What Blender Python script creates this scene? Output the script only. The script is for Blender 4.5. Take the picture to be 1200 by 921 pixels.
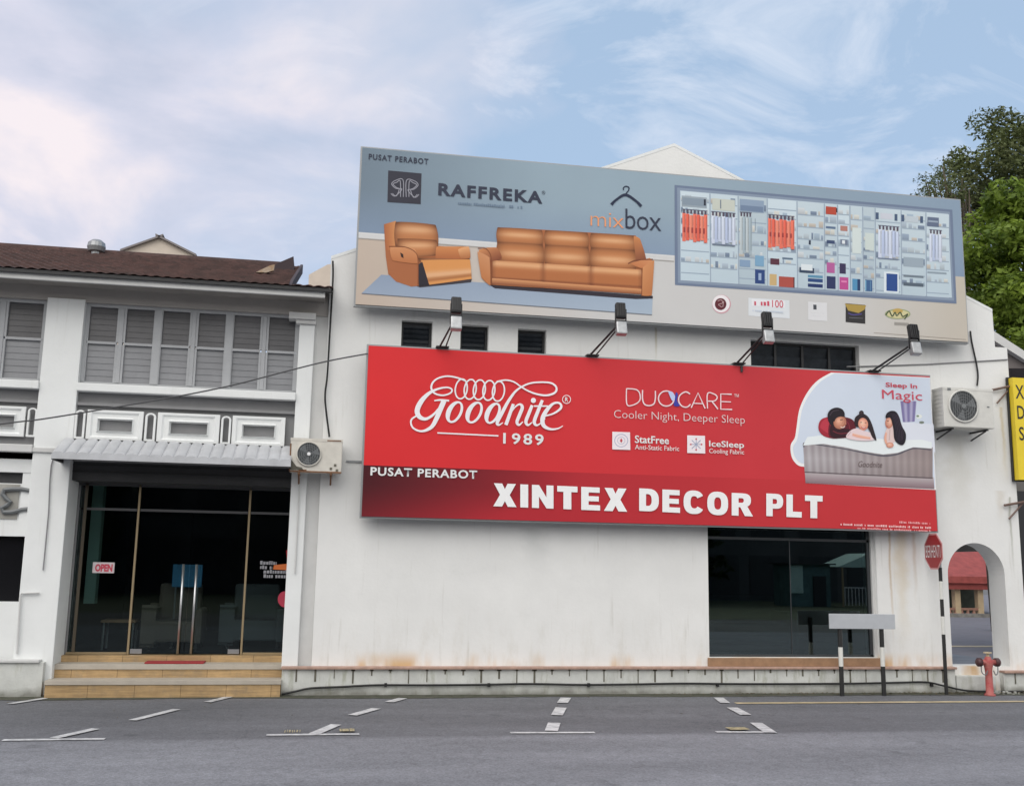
import bpy, bmesh, math, random
import numpy as np
from mathutils import Vector, Matrix
from mathutils.geometry import tessellate_polygon
random.seed(7); RNG = np.random.RandomState(11)
for o in list(bpy.data.objects): bpy.data.objects.remove(o)
S = bpy.context.scene; COL = S.collection
# ------------------------------------------------------------------ camera
F_PX, YAW, PITCH, ROLL, DIST, EYE = 1200.0, 0.178759, 0.167084, 0.0179324, 15.2, 1.85
cy, sy, cp, sp, cr, sr = math.cos(YAW), math.sin(YAW), math.cos(PITCH), math.sin(PITCH), math.cos(ROLL), math.sin(ROLL)
FWD = Vector((sy*cp, cy*cp, sp)); RT0 = Vector((cy, -sy, 0)); UP0 = RT0.cross(FWD)
RT = RT0*cr + UP0*sr; UPV = -RT0*sr + UP0*cr
cam = bpy.data.objects.new('camera', bpy.data.cameras.new('camera')); COL.objects.link(cam)
cam.data.sensor_width = 36; cam.data.lens = 36*F_PX/1200; cam.data.clip_end = 2000; cam.data.clip_start = .05
cam.matrix_world = Matrix(((RT.x, UPV.x, -FWD.x, 0), (RT.y, UPV.y, -FWD.y, -DIST), (RT.z, UPV.z, -FWD.z, EYE), (0, 0, 0, 1)))
S.camera = cam
S.render.resolution_x, S.render.resolution_y = 1024, 785
# ------------------------------------------------------------------ world and sun
SUN_EL, SUN_AZ = math.radians(48), math.radians(212)      # azimuth measured clockwise from +Y: behind the camera, to the left
W = bpy.data.worlds.new('World'); S.world = W; W.use_nodes = True
nt = W.node_tree; N = nt.nodes; L = nt.links
for n in list(N): N.remove(n)
def wn(t, **k):
    n = N.new(t)
    for a, b in k.items(): setattr(n, a, b)
    return n
out = wn('ShaderNodeOutputWorld'); bg = wn('ShaderNodeBackground'); bg.inputs['Strength'].default_value = 0.10
sky = wn('ShaderNodeTexSky', sky_type='NISHITA', sun_disc=False, sun_elevation=SUN_EL, sun_rotation=SUN_AZ, air_density=1.0, dust_density=1.5, ozone_density=1.5)
tc = wn('ShaderNodeTexCoord'); sep = wn('ShaderNodeSeparateXYZ'); L.new(tc.outputs['Generated'], sep.inputs[0])
def math_(op, a, b=None, clamp=False):
    n = wn('ShaderNodeMath', operation=op, use_clamp=clamp)
    for i, v in enumerate((a, b)):
        if v is None: continue
        if isinstance(v, (int, float)): n.inputs[i].default_value = v
        else: L.new(v, n.inputs[i])
    return n.outputs[0]
# clouds lie on a flat layer far above: direction / height gives the layer position
zc = math_('MAXIMUM', sep.outputs['Z'], 0.06)
zc2 = math_('ADD', zc, 0.18)
cx_ = math_('DIVIDE', sep.outputs['X'], zc2); cy_ = math_('DIVIDE', sep.outputs['Y'], zc2)
comb = wn('ShaderNodeCombineXYZ'); L.new(cx_, comb.inputs[0]); L.new(cy_, comb.inputs[1])
def noise(scale, detail, rough, dist=0.0, vec=None, off=(0, 0, 0), sc=(1, 1, 1)):
    mp = wn('ShaderNodeMapping'); mp.inputs['Location'].default_value = off; mp.inputs['Scale'].default_value = sc
    L.new(vec or comb.outputs[0], mp.inputs[0])
    n = wn('ShaderNodeTexNoise'); n.inputs['Scale'].default_value = scale; n.inputs['Detail'].default_value = detail
    n.inputs['Roughness'].default_value = rough; n.inputs['Distortion'].default_value = dist; L.new(mp.outputs[0], n.inputs['Vector'])
    return n.outputs['Fac']
def ramp(fac, stops):
    r = wn('ShaderNodeValToRGB'); L.new(fac, r.inputs[0]); e = r.color_ramp.elements
    while len(e) < len(stops): e.new(0.5)
    for i, (p, c) in enumerate(stops): e[i].position = p; e[i].color = (*c, 1) if len(c) == 3 else c
    return r.outputs[0]
def wmix(f, a, b, mode='MIX'):
    m = wn('ShaderNodeMix', data_type='RGBA', blend_type=mode)
    for i, v in ((0, f), (6, a), (7, b)):
        if isinstance(v, (int, float)): m.inputs[i].default_value = v
        elif isinstance(v, tuple): m.inputs[i].default_value = (*v, 1)
        else: L.new(v, m.inputs[i])
    return m.outputs[2]
big = noise(1.1, 5, .5, .3, off=(3.1, .4, 0))
side = math_('MULTIPLY', sep.outputs['X'], -0.85)                       # thicker overcast towards the west
cov = math_('ADD', math_('ADD', big, side), math_('MULTIPLY', noise(3.2, 8, .6, .5, off=(.2, 5, 0), sc=(1, .55, 1)), .22))
heavy = ramp(cov, [(.52, (0, 0, 0)), (.80, (1, 1, 1))])
wisp = noise(2.6, 8, .62, .8, off=(7.7, 1.2, 0), sc=(1.0, 1.3, 1))
wispm = ramp(wisp, [(.50, (0, 0, 0)), (.74, (.80, .80, .80))])
tone = noise(2.0, 6, .55, .4, off=(1, 9, 0))
cloudcol = ramp(tone, [(.32, (4.1, 4.6, 5.8)), (.48, (5.6, 5.7, 6.7)), (.62, (7.5, 6.9, 7.2))])
pale = wmix(.72, sky.outputs[0], (4.0, 5.35, 7.1))
c1 = wmix(wispm, pale, (6.7, 7.1, 7.9))
c2 = wmix(heavy, c1, cloudcol)
behind = wn('ShaderNodeMapRange', interpolation_type='SMOOTHSTEP'); behind.inputs[1].default_value = .05; behind.inputs[2].default_value = -.55; L.new(sep.outputs['Y'], behind.inputs[0])
hz = math_('MULTIPLY', behind.outputs[0], .85)                          # bright white sky added unseen behind the camera to light the front wall
c3 = wmix(hz, c2, (10.9, 10.7, 10.3))
L.new(c3, bg.inputs['Color']); L.new(bg.outputs[0], out.inputs[0])
sun = bpy.data.objects.new('sun', bpy.data.lights.new('sun', 'SUN')); COL.objects.link(sun)
sun.data.energy = 1.15; sun.data.angle = math.radians(55); sun.data.color = (1, .965, .92)
sd = Vector((math.sin(SUN_AZ)*math.cos(SUN_EL), math.cos(SUN_AZ)*math.cos(SUN_EL), math.sin(SUN_EL)))
sun.rotation_euler = sd.to_track_quat('Z', 'Y').to_euler()
S.view_settings.view_transform = 'Standard'; S.view_settings.look = 'None'; S.view_settings.gamma = 1; S.view_settings.exposure = 0.33
# ------------------------------------------------------------------ helpers
def ray(px, py): return FWD*F_PX + RT*(px-600) - UPV*(py-460.5)
def at(px, py, Y=0.0):                                   # a measured photo point -> point on the vertical plane y = Y
    v = ray(px, py); t = (Y+DIST)/v.y; return Vector((v.x*t, Y, EYE+v.z*t))
def gr(px, py, z=0.0):
    v = ray(px, py); t = (EYE-z)/-v.z; return Vector((v.x*t, v.y*t-DIST, z))
def lin(c): c = c/255; return c/12.92 if c <= .04045 else ((c+.055)/1.055)**2.4
ALB = 1.08
def C(r, g, b): return tuple(min(.9, lin(v)*ALB) for v in (r, g, b))
MATS = {}
def mat(name, col, rough=.6, metal=0.0, var=.0, vscale=3.0, bump=0.0, bscale=40.0, spec=.5, extra=None, vcol2=None):
    if name in MATS: return MATS[name]
    m = bpy.data.materials.new(name); m.use_nodes = True; t = m.node_tree; b = t.nodes['Principled BSDF']
    b.inputs['Base Color'].default_value = (*col, 1); b.inputs['Roughness'].default_value = rough
    b.inputs['Metallic'].default_value = metal; b.inputs['Specular IOR Level'].default_value = spec
    g = t.nodes.new('ShaderNodeNewGeometry')
    if var or vcol2:
        n = t.nodes.new('ShaderNodeTexNoise'); n.inputs['Scale'].default_value = vscale; n.inputs['Detail'].default_value = 7; n.inputs['Roughness'].default_value = .62
        t.links.new(g.outputs['Position'], n.inputs['Vector'])
        r = t.nodes.new('ShaderNodeValToRGB'); t.links.new(n.outputs['Fac'], r.inputs[0])
        lo = vcol2 or tuple(v*(1-var) for v in col); hi = tuple(min(1, v*(1+var*.6)) for v in col)
        r.color_ramp.elements[0].position = .32; r.color_ramp.elements[1].position = .68
        r.color_ramp.elements[0].color = (*lo, 1); r.color_ramp.elements[1].color = (*hi, 1)
        t.links.new(r.outputs[0], b.inputs['Base Color'])
    if bump:
        n2 = t.nodes.new('ShaderNodeTexNoise'); n2.inputs['Scale'].default_value = bscale; n2.inputs['Detail'].default_value = 5
        t.links.new(g.outputs['Position'], n2.inputs['Vector'])
        bp = t.nodes.new('ShaderNodeBump'); bp.inputs['Strength'].default_value = bump; bp.inputs['Distance'].default_value = .02
        t.links.new(n2.outputs['Fac'], bp.inputs['Height']); t.links.new(bp.outputs[0], b.inputs['Normal'])
    if extra: extra(m, t, b, g)
    MATS[name] = m; return m
def tag(o, label=None, cat=None, group=None, kind=None):
    if label: o['label'] = label
    if cat: o['category'] = cat
    if group: o['group'] = group
    if kind: o['kind'] = kind
    return o
def wloc(o):
    v = Vector((0, 0, 0))
    while o: v += o.location; o = o.parent
    return v
class MB:
    def __init__(s): s.v = []; s.f = []; s.mi = []; s.c = []; s.cur = 0; s.col = None
    def face(s, pts, cols=None):
        i = len(s.v); s.v += [tuple(p) for p in pts]; s.f.append(tuple(range(i, i+len(pts)))); s.mi.append(s.cur)
        s.c.append(cols)
        return s
    def box(s, x0, x1, y0, y1, z0, z1):
        if x0 > x1: x0, x1 = x1, x0
        if y0 > y1: y0, y1 = y1, y0
        if z0 > z1: z0, z1 = z1, z0
        a = [(x0, y0, z0), (x1, y0, z0), (x1, y1, z0), (x0, y1, z0), (x0, y0, z1), (x1, y0, z1), (x1, y1, z1), (x0, y1, z1)]
        for q in ((0, 3, 2, 1), (4, 5, 6, 7), (0, 1, 5, 4), (1, 2, 6, 5), (2, 3, 7, 6), (3, 0, 4, 7)):
            s.face([a[k] for k in q])
        return s
    def bbox(s, x0, x1, y0, y1, z0, z1, r=.01):          # bevelled box
        bm = bmesh.new(); bmesh.ops.create_cube(bm, size=1)
        for v in bm.verts: v.co = Vector(((x0+x1)/2+v.co.x*(x1-x0), (y0+y1)/2+v.co.y*(y1-y0), (z0+z1)/2+v.co.z*(z1-z0)))
        bmesh.ops.bevel(bm, geom=bm.edges[:], offset=r, segments=2, profile=.6, affect='EDGES')
        for f in bm.faces: s.face([v.co for v in f.verts])
        bm.free(); return s
    def prism(s, outer, y0, y1, holes=(), plane='xz'):   # polygon in a plane, extruded along the third axis
        loops = [[Vector((p[0], p[1], 0)) for p in lp] for lp in [outer, *holes]]
        flat = [p for lp in loops for p in lp]
        def P3(p, y): return (p.x, y, p.y) if plane == 'xz' else ((y, p.x, p.y) if plane == 'yz' else (p.x, p.y, y))
        for t in tessellate_polygon(loops):
            a = [flat[k] for k in t]
            ar = (a[1]-a[0]).cross(a[2]-a[0]).z
            if abs(ar) < 1e-9: continue
            if ar < 0: a = a[::-1]
            s.face([P3(p, y0) for p in a]); s.face([P3(p, y1) for p in a[::-1]])
        for lp in loops:
            for i in range(len(lp)):
                p, q = lp[i], lp[(i+1) % len(lp)]
                s.face([P3(p, y0), P3(p, y1), P3(q, y1), P3(q, y0)])
        return s
    def tube(s, pts, r, n=8, cap=True):
        pts = [Vector(p) for p in pts]; rings = []
        rr = r if isinstance(r, (list, tuple)) else [r]*len(pts)
        ref = None
        for i, p in enumerate(pts):
            d = (pts[min(i+1, len(pts)-1)]-pts[max(i-1, 0)]).normalized()
            if ref is None: ref = Vector((0, 0, 1)) if abs(d.z) < .9 else Vector((1, 0, 0))
            u = d.cross(ref).normalized(); w = u.cross(d).normalized(); ref = w
            rings.append([p+(u*math.cos(2*math.pi*k/n)+w*math.sin(2*math.pi*k/n))*rr[i] for k in range(n)])
        i0 = len(s.v); s.v += [tuple(q) for rg in rings for q in rg]
        for i in range(len(rings)-1):
            for k in range(n):
                a = i0+i*n+k; b = i0+i*n+(k+1) % n; s.f.append((a, a+n, b+n, b)); s.mi.append(s.cur); s.c.append(None)
        if cap:
            s.f.append(tuple(i0+k for k in range(n))); s.mi.append(s.cur); s.c.append(None)
            e = i0+(len(rings)-1)*n; s.f.append(tuple(e+k for k in reversed(range(n)))); s.mi.append(s.cur); s.c.append(None)
        return s
    def lathe(s, c, prof, n=20, axis='z'):               # prof: (radius, height)
        pts = []
        for k in range(n):
            a = 2*math.pi*k/n; ca, sa = math.cos(a), math.sin(a)
            for r, h in prof:
                if axis == 'z': pts.append((c[0]+r*ca, c[1]+r*sa, c[2]+h))
                elif axis == 'y': pts.append((c[0]+r*ca, c[1]+h, c[2]+r*sa))
                else: pts.append((c[0]+h, c[1]+r*ca, c[2]+r*sa))
        i0 = len(s.v); s.v += pts; m = len(prof)
        for k in range(n):
            for j in range(m-1):
                a = i0+k*m+j; b = i0+((k+1) % n)*m+j; s.f.append((a, b, b+1, a+1)); s.mi.append(s.cur); s.c.append(None)
        return s
    def build(s, name, mats, parent=None, smooth=False, label=None):
        me = bpy.data.meshes.new(name); off = wloc(parent)
        vv = [(v[0]-off.x, v[1]-off.y, v[2]-off.z) for v in s.v]
        me.from_pydata(vv, [], s.f)
        if not isinstance(mats, (list, tuple)): mats = [mats]
        for m in mats: me.materials.append(m)
        if len(mats) > 1: me.polygons.foreach_set('material_index', s.mi)
        if any(c is not None for c in s.c):
            at_ = me.color_attributes.new('Col', 'FLOAT_COLOR', 'CORNER'); k = 0
            arr = np.ones((len(me.loops), 4), dtype=np.float32)
            for f, c in zip(s.f, s.c):
                for j in range(len(f)):
                    if c is not None: arr[k, :3] = c[j] if isinstance(c[0], tuple) else c
                    k += 1
            at_.data.foreach_set('color', arr.ravel())
        else:
            bm = bmesh.new(); bm.from_mesh(me); bmesh.ops.remove_doubles(bm, verts=bm.verts, dist=1e-5)
            bmesh.ops.recalc_face_normals(bm, faces=bm.faces); bm.to_mesh(me); bm.free()
        if smooth: me.polygons.foreach_set('use_smooth', [True]*len(me.polygons))
        me.update()
        o = bpy.data.objects.new(name, me); COL.objects.link(o); o.parent = parent
        if label: o['label'] = label
        return o
def thing(name, loc, label, cat, group=None):
    o = bpy.data.objects.new(name, None); COL.objects.link(o); o.location = loc; o.empty_display_size = .2
    return tag(o, label, cat, group)
def copy_tree(o, parent=None):
    c = o.copy(); COL.objects.link(c); c.parent = parent
    for ch in [x for x in COL.objects if x.parent == o]: copy_tree(ch, c)
    return c

# ------------------------------------------------------------------ materials
def plaster_extra(strength=1.0, ledge=True):
    def ex(m, t, b, g):
        nd = t.nodes; lk = t.links
        sx = nd.new('ShaderNodeSeparateXYZ'); lk.new(g.outputs['Position'], sx.inputs[0])
        def mth(op, a, bb=None, cl=False):
            n = nd.new('ShaderNodeMath'); n.operation = op; n.use_clamp = cl
            for i, v in enumerate((a, bb)):
                if v is None: continue
                if isinstance(v, (int, float)): n.inputs[i].default_value = v
                else: lk.new(v, n.inputs[i])
            return n.outputs[0]
        def nz(scale, sc, det=5, rough=.6):
            mp = nd.new('ShaderNodeMapping'); mp.inputs['Scale'].default_value = sc; lk.new(g.outputs['Position'], mp.inputs[0])
            n = nd.new('ShaderNodeTexNoise'); n.inputs['Scale'].default_value = scale; n.inputs['Detail'].default_value = det; n.inputs['Roughness'].default_value = rough
            lk.new(mp.outputs[0], n.inputs['Vector']); return n.outputs['Fac']
        def rmp(f, a, bb, lo=0., hi=1.):
            r = nd.new('ShaderNodeMapRange'); r.inputs[1].default_value = a; r.inputs[2].default_value = bb; r.inputs[3].default_value = lo; r.inputs[4].default_value = hi; r.interpolation_type = 'SMOOTHSTEP'
            lk.new(f, r.inputs[0]); return r.outputs[0]
        def mix(f, a, bb, mode='MIX'):
            mm = nd.new('ShaderNodeMix'); mm.data_type = 'RGBA'; mm.blend_type = mode
            for i, v in ((0, f), (6, a), (7, bb)):
                if isinstance(v, (int, float)): mm.inputs[i].default_value = v
                elif isinstance(v, tuple): mm.inputs[i].default_value = (*v, 1)
                else: lk.new(v, mm.inputs[i])
            return mm.outputs[2]
        base = b.inputs['Base Color'].links[0].from_socket
        streak = rmp(nz(3.0, (3.5, 3.5, .22), 6), .58, .78)
        col = mix(mth('MULTIPLY', streak, .36*strength), base, (.42, .40, .34))
        blot = rmp(nz(1.1, (1, 1, 1.4), 8, .7), .55, .75)
        col = mix(mth('MULTIPLY', blot, .22*strength), col, (.56, .57, .56))
        if ledge:
            for (sx_, z1_, z0_, wd_, cc_, am_) in ((8.93, 2.5, .5, .035, (.50, .36, .22), .7), (9.12, 2.5, .4, .16, (.62, .50, .30), .45), (9.35, 2.5, 1.2, .05, (.5, .38, .24), .4), (5.05, 5.6, 5.0, .03, (.45, .40, .25), .6), (8.47, 5.5, 5.0, .03, (.55, .45, .2), .5),
                                                   (11.08, 4.6, 3.3, .05, (.55, .42, .2), .5), (11.12, 3.1, 1.6, .035, (.25, .25, .18), .6), (10.95, 3.2, 2.6, .12, (.5, .42, .3), .3), (3.1, 2.4, 1.7, .3, (.60, .61, .60), .5), (1.2, 6.2, 5.2, .06, (.5, .5, .46), .5), (10.2, 4.1, 2.4, .35, (.60, .58, .52), .5)):
                wob = mth('MULTIPLY', mth('SUBTRACT', nz(2.2, (1, 1, 1), 3), .5), wd_*2.2)
                dx_ = mth('ABSOLUTE', mth('SUBTRACT', mth('ADD', sx.outputs['X'], wob), sx_))
                mk_ = rmp(dx_, 0, wd_, 1., 0.); top_ = rmp(sx.outputs['Z'], z1_, z1_+.03, 1., 0.); bot_ = rmp(sx.outputs['Z'], z0_, z0_+(z1_-z0_)*.8, 0., 1.)
                col = mix(mth('MULTIPLY', mth('MULTIPLY', mk_, mth('MULTIPLY', top_, bot_)), am_), col, cc_)
            low = rmp(sx.outputs['Z'], .4, 1.5, 1., 0.); lp = rmp(nz(2.6, (1.6, 1, .5), 7, .7), .46, .72)
            col = mix(mth('MULTIPLY', mth('MULTIPLY', low, lp), .30), col, (.50, .46, .37))
        if ledge:   # rusty damp band just above the ledge, patchy
            band = rmp(sx.outputs['Z'], .40, .66, 1., 0.)
            patch = rmp(nz(1.3, (1.0, 1.0, .3), 4), .47, .66)
            col = mix(mth('MULTIPLY', mth('MULTIPLY', band, patch), .85), col, (.60, .36, .13))
        lk.new(col, b.inputs['Base Color'])
    return ex
M_wall = mat('white_plaster', (.80, .80, .785), .75, var=.05, vscale=1.2, bump=.12, bscale=22, extra=plaster_extra(1.0))
M_wall2 = mat('white_paint_pillar', (.80, .815, .81), .75, var=.05, vscale=1.5, bump=.08, bscale=25, extra=plaster_extra(.55, False))
M_trim = mat('grey_white_trim', (.62, .62, .61), .65, var=.07, vscale=2.5)
M_beam = mat('beige_grey_beam', (.40, .375, .355), .8, var=.06, vscale=2)
M_greypanel = mat('grey_painted_panel', (.24, .24, .245), .7, var=.08, vscale=3)
M_wframe = mat('grey_window_frame', (.40, .41, .425), .55, var=.06, vscale=5)
M_louvre = mat('grey_louvre_glass', (.235, .24, .255), .3, var=.16, vscale=1.6)
M_louvre2 = mat('eave_shaded_louvre_glass', (.085, .083, .09), .3, var=.35, vscale=1.8)  # eave shadow on the upper panes, put into a darker glass colour
M_dark = mat('dark_metal', (.018, .018, .02), .45)
M_black = mat('black_rubber', (.012, .012, .013), .6)
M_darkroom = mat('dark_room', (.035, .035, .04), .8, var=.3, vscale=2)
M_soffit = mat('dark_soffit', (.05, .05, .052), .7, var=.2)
M_brass = mat('brass_frame', (.36, .28, .17), .45, metal=.4)
M_steel = mat('brushed_steel', (.55, .55, .56), .3, metal=.9)
M_galv = mat('galvanised_steel', (.32, .33, .34), .45, metal=.6)
M_sheet = mat('white_metal_sheet', (.50, .51, .53), .5, var=.14, vscale=4)
M_acwhite = mat('aged_white_plastic', (.66, .65, .61), .5, var=.08, vscale=6)
M_acdirty = mat('rusty_white_casing', (.62, .59, .53), .55, var=.1, vscale=8, extra=None)
M_rust = mat('rust', (.20, .095, .045), .8, var=.4, vscale=20)
M_fan = mat('grey_fan_grille', (.16, .17, .175), .5)
M_red = mat('hydrant_red', (.38, .05, .055), .65, vcol2=(.44, .15, .13), vscale=11, bump=.3, bscale=60)
M_hydrdark = mat('hydrant_cap_dark', (.075, .03, .032), .5, var=.2, vscale=14)
M_whitepaint = mat('white_post_paint', (.72, .72, .68), .5, var=.08, vscale=8)
M_blackpaint = mat('black_post_paint', (.02, .02, .02), .45)
def wood_grain(m, t, b, g):
    nd, lk = t.nodes, t.links; base = b.inputs['Base Color'].links[0].from_socket
    mp = nd.new('ShaderNodeMapping'); mp.inputs['Scale'].default_value = (1.2, 1.2, 26); lk.new(g.outputs['Position'], mp.inputs[0])
    n = nd.new('ShaderNodeTexNoise'); n.inputs['Scale'].default_value = 2.2; n.inputs['Detail'].default_value = 6; lk.new(mp.outputs[0], n.inputs['Vector'])
    mr = nd.new('ShaderNodeMapRange'); mr.inputs[1].default_value = .3; mr.inputs[2].default_value = .7; mr.inputs[3].default_value = .74; mr.inputs[4].default_value = 1.12; lk.new(n.outputs['Fac'], mr.inputs[0])
    br = nd.new('ShaderNodeTexBrick'); br.inputs['Scale'].default_value = 1; br.inputs['Brick Width'].default_value = .6; br.inputs['Row Height'].default_value = 4; br.inputs['Mortar Size'].default_value = .004
    br.inputs['Color1'].default_value = (1, 1, 1, 1); br.inputs['Color2'].default_value = (.88, .88, .88, 1); br.inputs['Mortar'].default_value = (.4, .38, .36, 1)
    lk.new(g.outputs['Position'], br.inputs['Vector'])
    s1 = nd.new('ShaderNodeVectorMath'); s1.operation = 'SCALE'; lk.new(base, s1.inputs[0]); lk.new(mr.outputs[0], s1.inputs['Scale'])
    s2 = nd.new('ShaderNodeVectorMath'); s2.operation = 'MULTIPLY'; lk.new(s1.outputs[0], s2.inputs[0]); lk.new(br.outputs['Color'], s2.inputs[1])
    nw = nd.new('ShaderNodeTexNoise'); nw.inputs['Scale'].default_value = 4.5; nw.inputs['Detail'].default_value = 8; nw.inputs['Roughness'].default_value = .75; lk.new(g.outputs['Position'], nw.inputs['Vector'])
    mw = nd.new('ShaderNodeMapRange'); mw.inputs[1].default_value = .52; mw.inputs[2].default_value = .70; mw.inputs[4].default_value = .55; lk.new(nw.outputs['Fac'], mw.inputs[0])
    mz = nd.new('ShaderNodeMix'); mz.data_type = 'RGBA'; lk.new(mw.outputs[0], mz.inputs[0]); lk.new(s2.outputs[0], mz.inputs[6]); mz.inputs[7].default_value = (.22, .18, .13, 1); lk.new(mz.outputs[2], b.inputs['Base Color'])
M_wood = mat('yellow_wood_tile', C(180, 150, 108), .5, var=.15, vscale=7, extra=wood_grain)
M_tread = mat('grey_step_tile', C(172, 164, 152), .6, var=.1, vscale=6)
M_brown = mat('brown_sill_tile', C(150, 118, 90), .6, var=.2, vscale=8)
M_ledge = mat('faded_pink_ledge', C(170, 140, 126), .75, var=.25, vscale=9)
M_mat_red = mat('red_door_mat', C(150, 48, 52), .9, var=.15, vscale=30)
def glass_mat(name, tint, refl=.09, rough=.0):
    m = bpy.data.materials.new(name); m.use_nodes = True; t = m.node_tree; t.nodes.clear()
    o = t.nodes.new('ShaderNodeOutputMaterial'); mx = t.nodes.new('ShaderNodeMixShader'); tr = t.nodes.new('ShaderNodeBsdfTransparent'); gl = t.nodes.new('ShaderNodeBsdfGlossy')
    fr = t.nodes.new('ShaderNodeFresnel'); fr.inputs[0].default_value = 1.5
    ad = t.nodes.new('ShaderNodeMath'); ad.operation = 'MULTIPLY'; ad.inputs[1].default_value = refl/.04; t.links.new(fr.outputs[0], ad.inputs[0])
    ad.use_clamp = True
    tr.inputs[0].default_value = (*tint, 1); gl.inputs['Roughness'].default_value = rough; gl.inputs['Color'].default_value = (.85, .95, .95, 1)
    t.links.new(ad.outputs[0], mx.inputs[0]); t.links.new(tr.outputs[0], mx.inputs[1]); t.links.new(gl.outputs[0], mx.inputs[2]); t.links.new(mx.outputs[0], o.inputs[0])
    return m
M_glass = glass_mat('tinted_glass', (.74, .80, .80), .03)
M_glass2 = glass_mat('shop_glass', (.5, .6, .6), .12)
M_print = None
def print_mat(name='printed_vinyl', rough=.45):
    m = bpy.data.materials.new(name); m.use_nodes = True; t = m.node_tree; b = t.nodes['Principled BSDF']
    a = t.nodes.new('ShaderNodeAttribute'); a.attribute_name = 'Col'
    g = t.nodes.new('ShaderNodeNewGeometry'); n = t.nodes.new('ShaderNodeTexNoise'); n.inputs['Scale'].default_value = 1.3; n.inputs['Detail'].default_value = 6
    t.links.new(g.outputs['Position'], n.inputs['Vector'])
    mr = t.nodes.new('ShaderNodeMapRange'); mr.inputs[3].default_value = .93; mr.inputs[4].default_value = 1.05; t.links.new(n.outputs['Fac'], mr.inputs[0])
    mx = t.nodes.new('ShaderNodeVectorMath'); mx.operation = 'SCALE'; t.links.new(a.outputs['Color'], mx.inputs[0]); t.links.new(mr.outputs[0], mx.inputs['Scale'])
    t.links.new(mx.outputs[0], b.inputs['Base Color']); b.inputs['Roughness'].default_value = rough; b.inputs['Specular IOR Level'].default_value = .3
    return m
M_print = print_mat()

# ------------------------------------------------------------------ ground
def asphalt_extra(m, t, b, g):
    nd, lk = t.nodes, t.links
    base = b.inputs['Base Color'].links[0].from_socket
    mp = nd.new('ShaderNodeMapping'); mp.inputs['Scale'].default_value = (.25, 1.2, 1); lk.new(g.outputs['Position'], mp.inputs[0])
    n = nd.new('ShaderNodeTexNoise'); n.inputs['Scale'].default_value = 1.0; n.inputs['Detail'].default_value = 8; lk.new(mp.outputs[0], n.inputs['Vector'])
    sx = nd.new('ShaderNodeSeparateXYZ'); lk.new(g.outputs['Position'], sx.inputs[0])
    # older, darker parking strip against the building, newer paving beyond y = -3.6
    mr = nd.new('ShaderNodeMapRange'); mr.inputs[1].default_value = -3.75; mr.inputs[2].default_value = -3.55; mr.inputs[3].default_value = 1.14; mr.inputs[4].default_value = .74; lk.new(sx.outputs['Y'], mr.inputs[0])
    mr2 = nd.new('ShaderNodeMapRange'); mr2.inputs[1].default_value = .3; mr2.inputs[2].default_value = .7; mr2.inputs[3].default_value = .82; mr2.inputs[4].default_value = 1.16; lk.new(n.outputs['Fac'], mr2.inputs[0])
    mu = nd.new('ShaderNodeMath'); mu.operation = 'MULTIPLY'; lk.new(mr.outputs[0], mu.inputs[0]); lk.new(mr2.outputs[0], mu.inputs[1])
    v = nd.new('ShaderNodeTexVoronoi'); v.inputs['Scale'].default_value = 55; lk.new(g.outputs['Position'], v.inputs['Vector'])
    mr3 = nd.new('ShaderNodeMapRange'); mr3.inputs[1].default_value = 0; mr3.inputs[2].default_value = 1; mr3.inputs[3].default_value = .75; mr3.inputs[4].default_value = 1.25; lk.new(v.outputs['Color'], mr3.inputs[0])
    mu2 = nd.new('ShaderNodeMath'); mu2.operation = 'MULTIPLY'; lk.new(mu.outputs[0], mu2.inputs[0]); lk.new(mr3.outputs[0], mu2.inputs[1])
    # hairline cracks and oil drips
    wp_ = nd.new('ShaderNodeTexNoise'); wp_.inputs['Scale'].default_value = 1.5; wp_.inputs['Detail'].default_value = 5; lk.new(g.outputs['Position'], wp_.inputs['Vector'])
    ad_ = nd.new('ShaderNodeVectorMath'); ad_.operation = 'MULTIPLY_ADD'; lk.new(wp_.outputs['Color'], ad_.inputs[0]); ad_.inputs[1].default_value = (.8, .8, .8); lk.new(g.outputs['Position'], ad_.inputs[2])
    vc = nd.new('ShaderNodeTexVoronoi'); vc.feature = 'DISTANCE_TO_EDGE'; vc.inputs['Scale'].default_value = .42; lk.new(ad_.outputs[0], vc.inputs['Vector'])
    mc = nd.new('ShaderNodeMapRange'); mc.inputs[1].default_value = .0; mc.inputs[2].default_value = .008; mc.inputs[3].default_value = .84; mc.inputs[4].default_value = 1; lk.new(vc.outputs['Distance'], mc.inputs[0])
    no = nd.new('ShaderNodeTexNoise'); no.inputs['Scale'].default_value = 1.7; no.inputs['Detail'].default_value = 3; lk.new(g.outputs['Position'], no.inputs['Vector'])
    mo = nd.new('ShaderNodeMapRange'); mo.inputs[1].default_value = .66; mo.inputs[2].default_value = .74; mo.inputs[3].default_value = 1; mo.inputs[4].default_value = .72; lk.new(no.outputs['Fac'], mo.inputs[0])
    m5 = nd.new('ShaderNodeMath'); m5.operation = 'MULTIPLY'; lk.new(mc.outputs[0], m5.inputs[0]); lk.new(mo.outputs[0], m5.inputs[1])
    m6 = nd.new('ShaderNodeMath'); m6.operation = 'MULTIPLY'; lk.new(m5.outputs[0], m6.inputs[0]); lk.new(mu2.outputs[0], m6.inputs[1])
    sc = nd.new('ShaderNodeVectorMath'); sc.operation = 'SCALE'; lk.new(base, sc.inputs[0]); lk.new(m6.outputs[0], sc.inputs['Scale']); lk.new(sc.outputs[0], b.inputs['Base Color'])
M_asph = mat('asphalt', (.192, .195, .212), .85, var=.12, vscale=6, bump=.5, bscale=90, extra=asphalt_extra)
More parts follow.
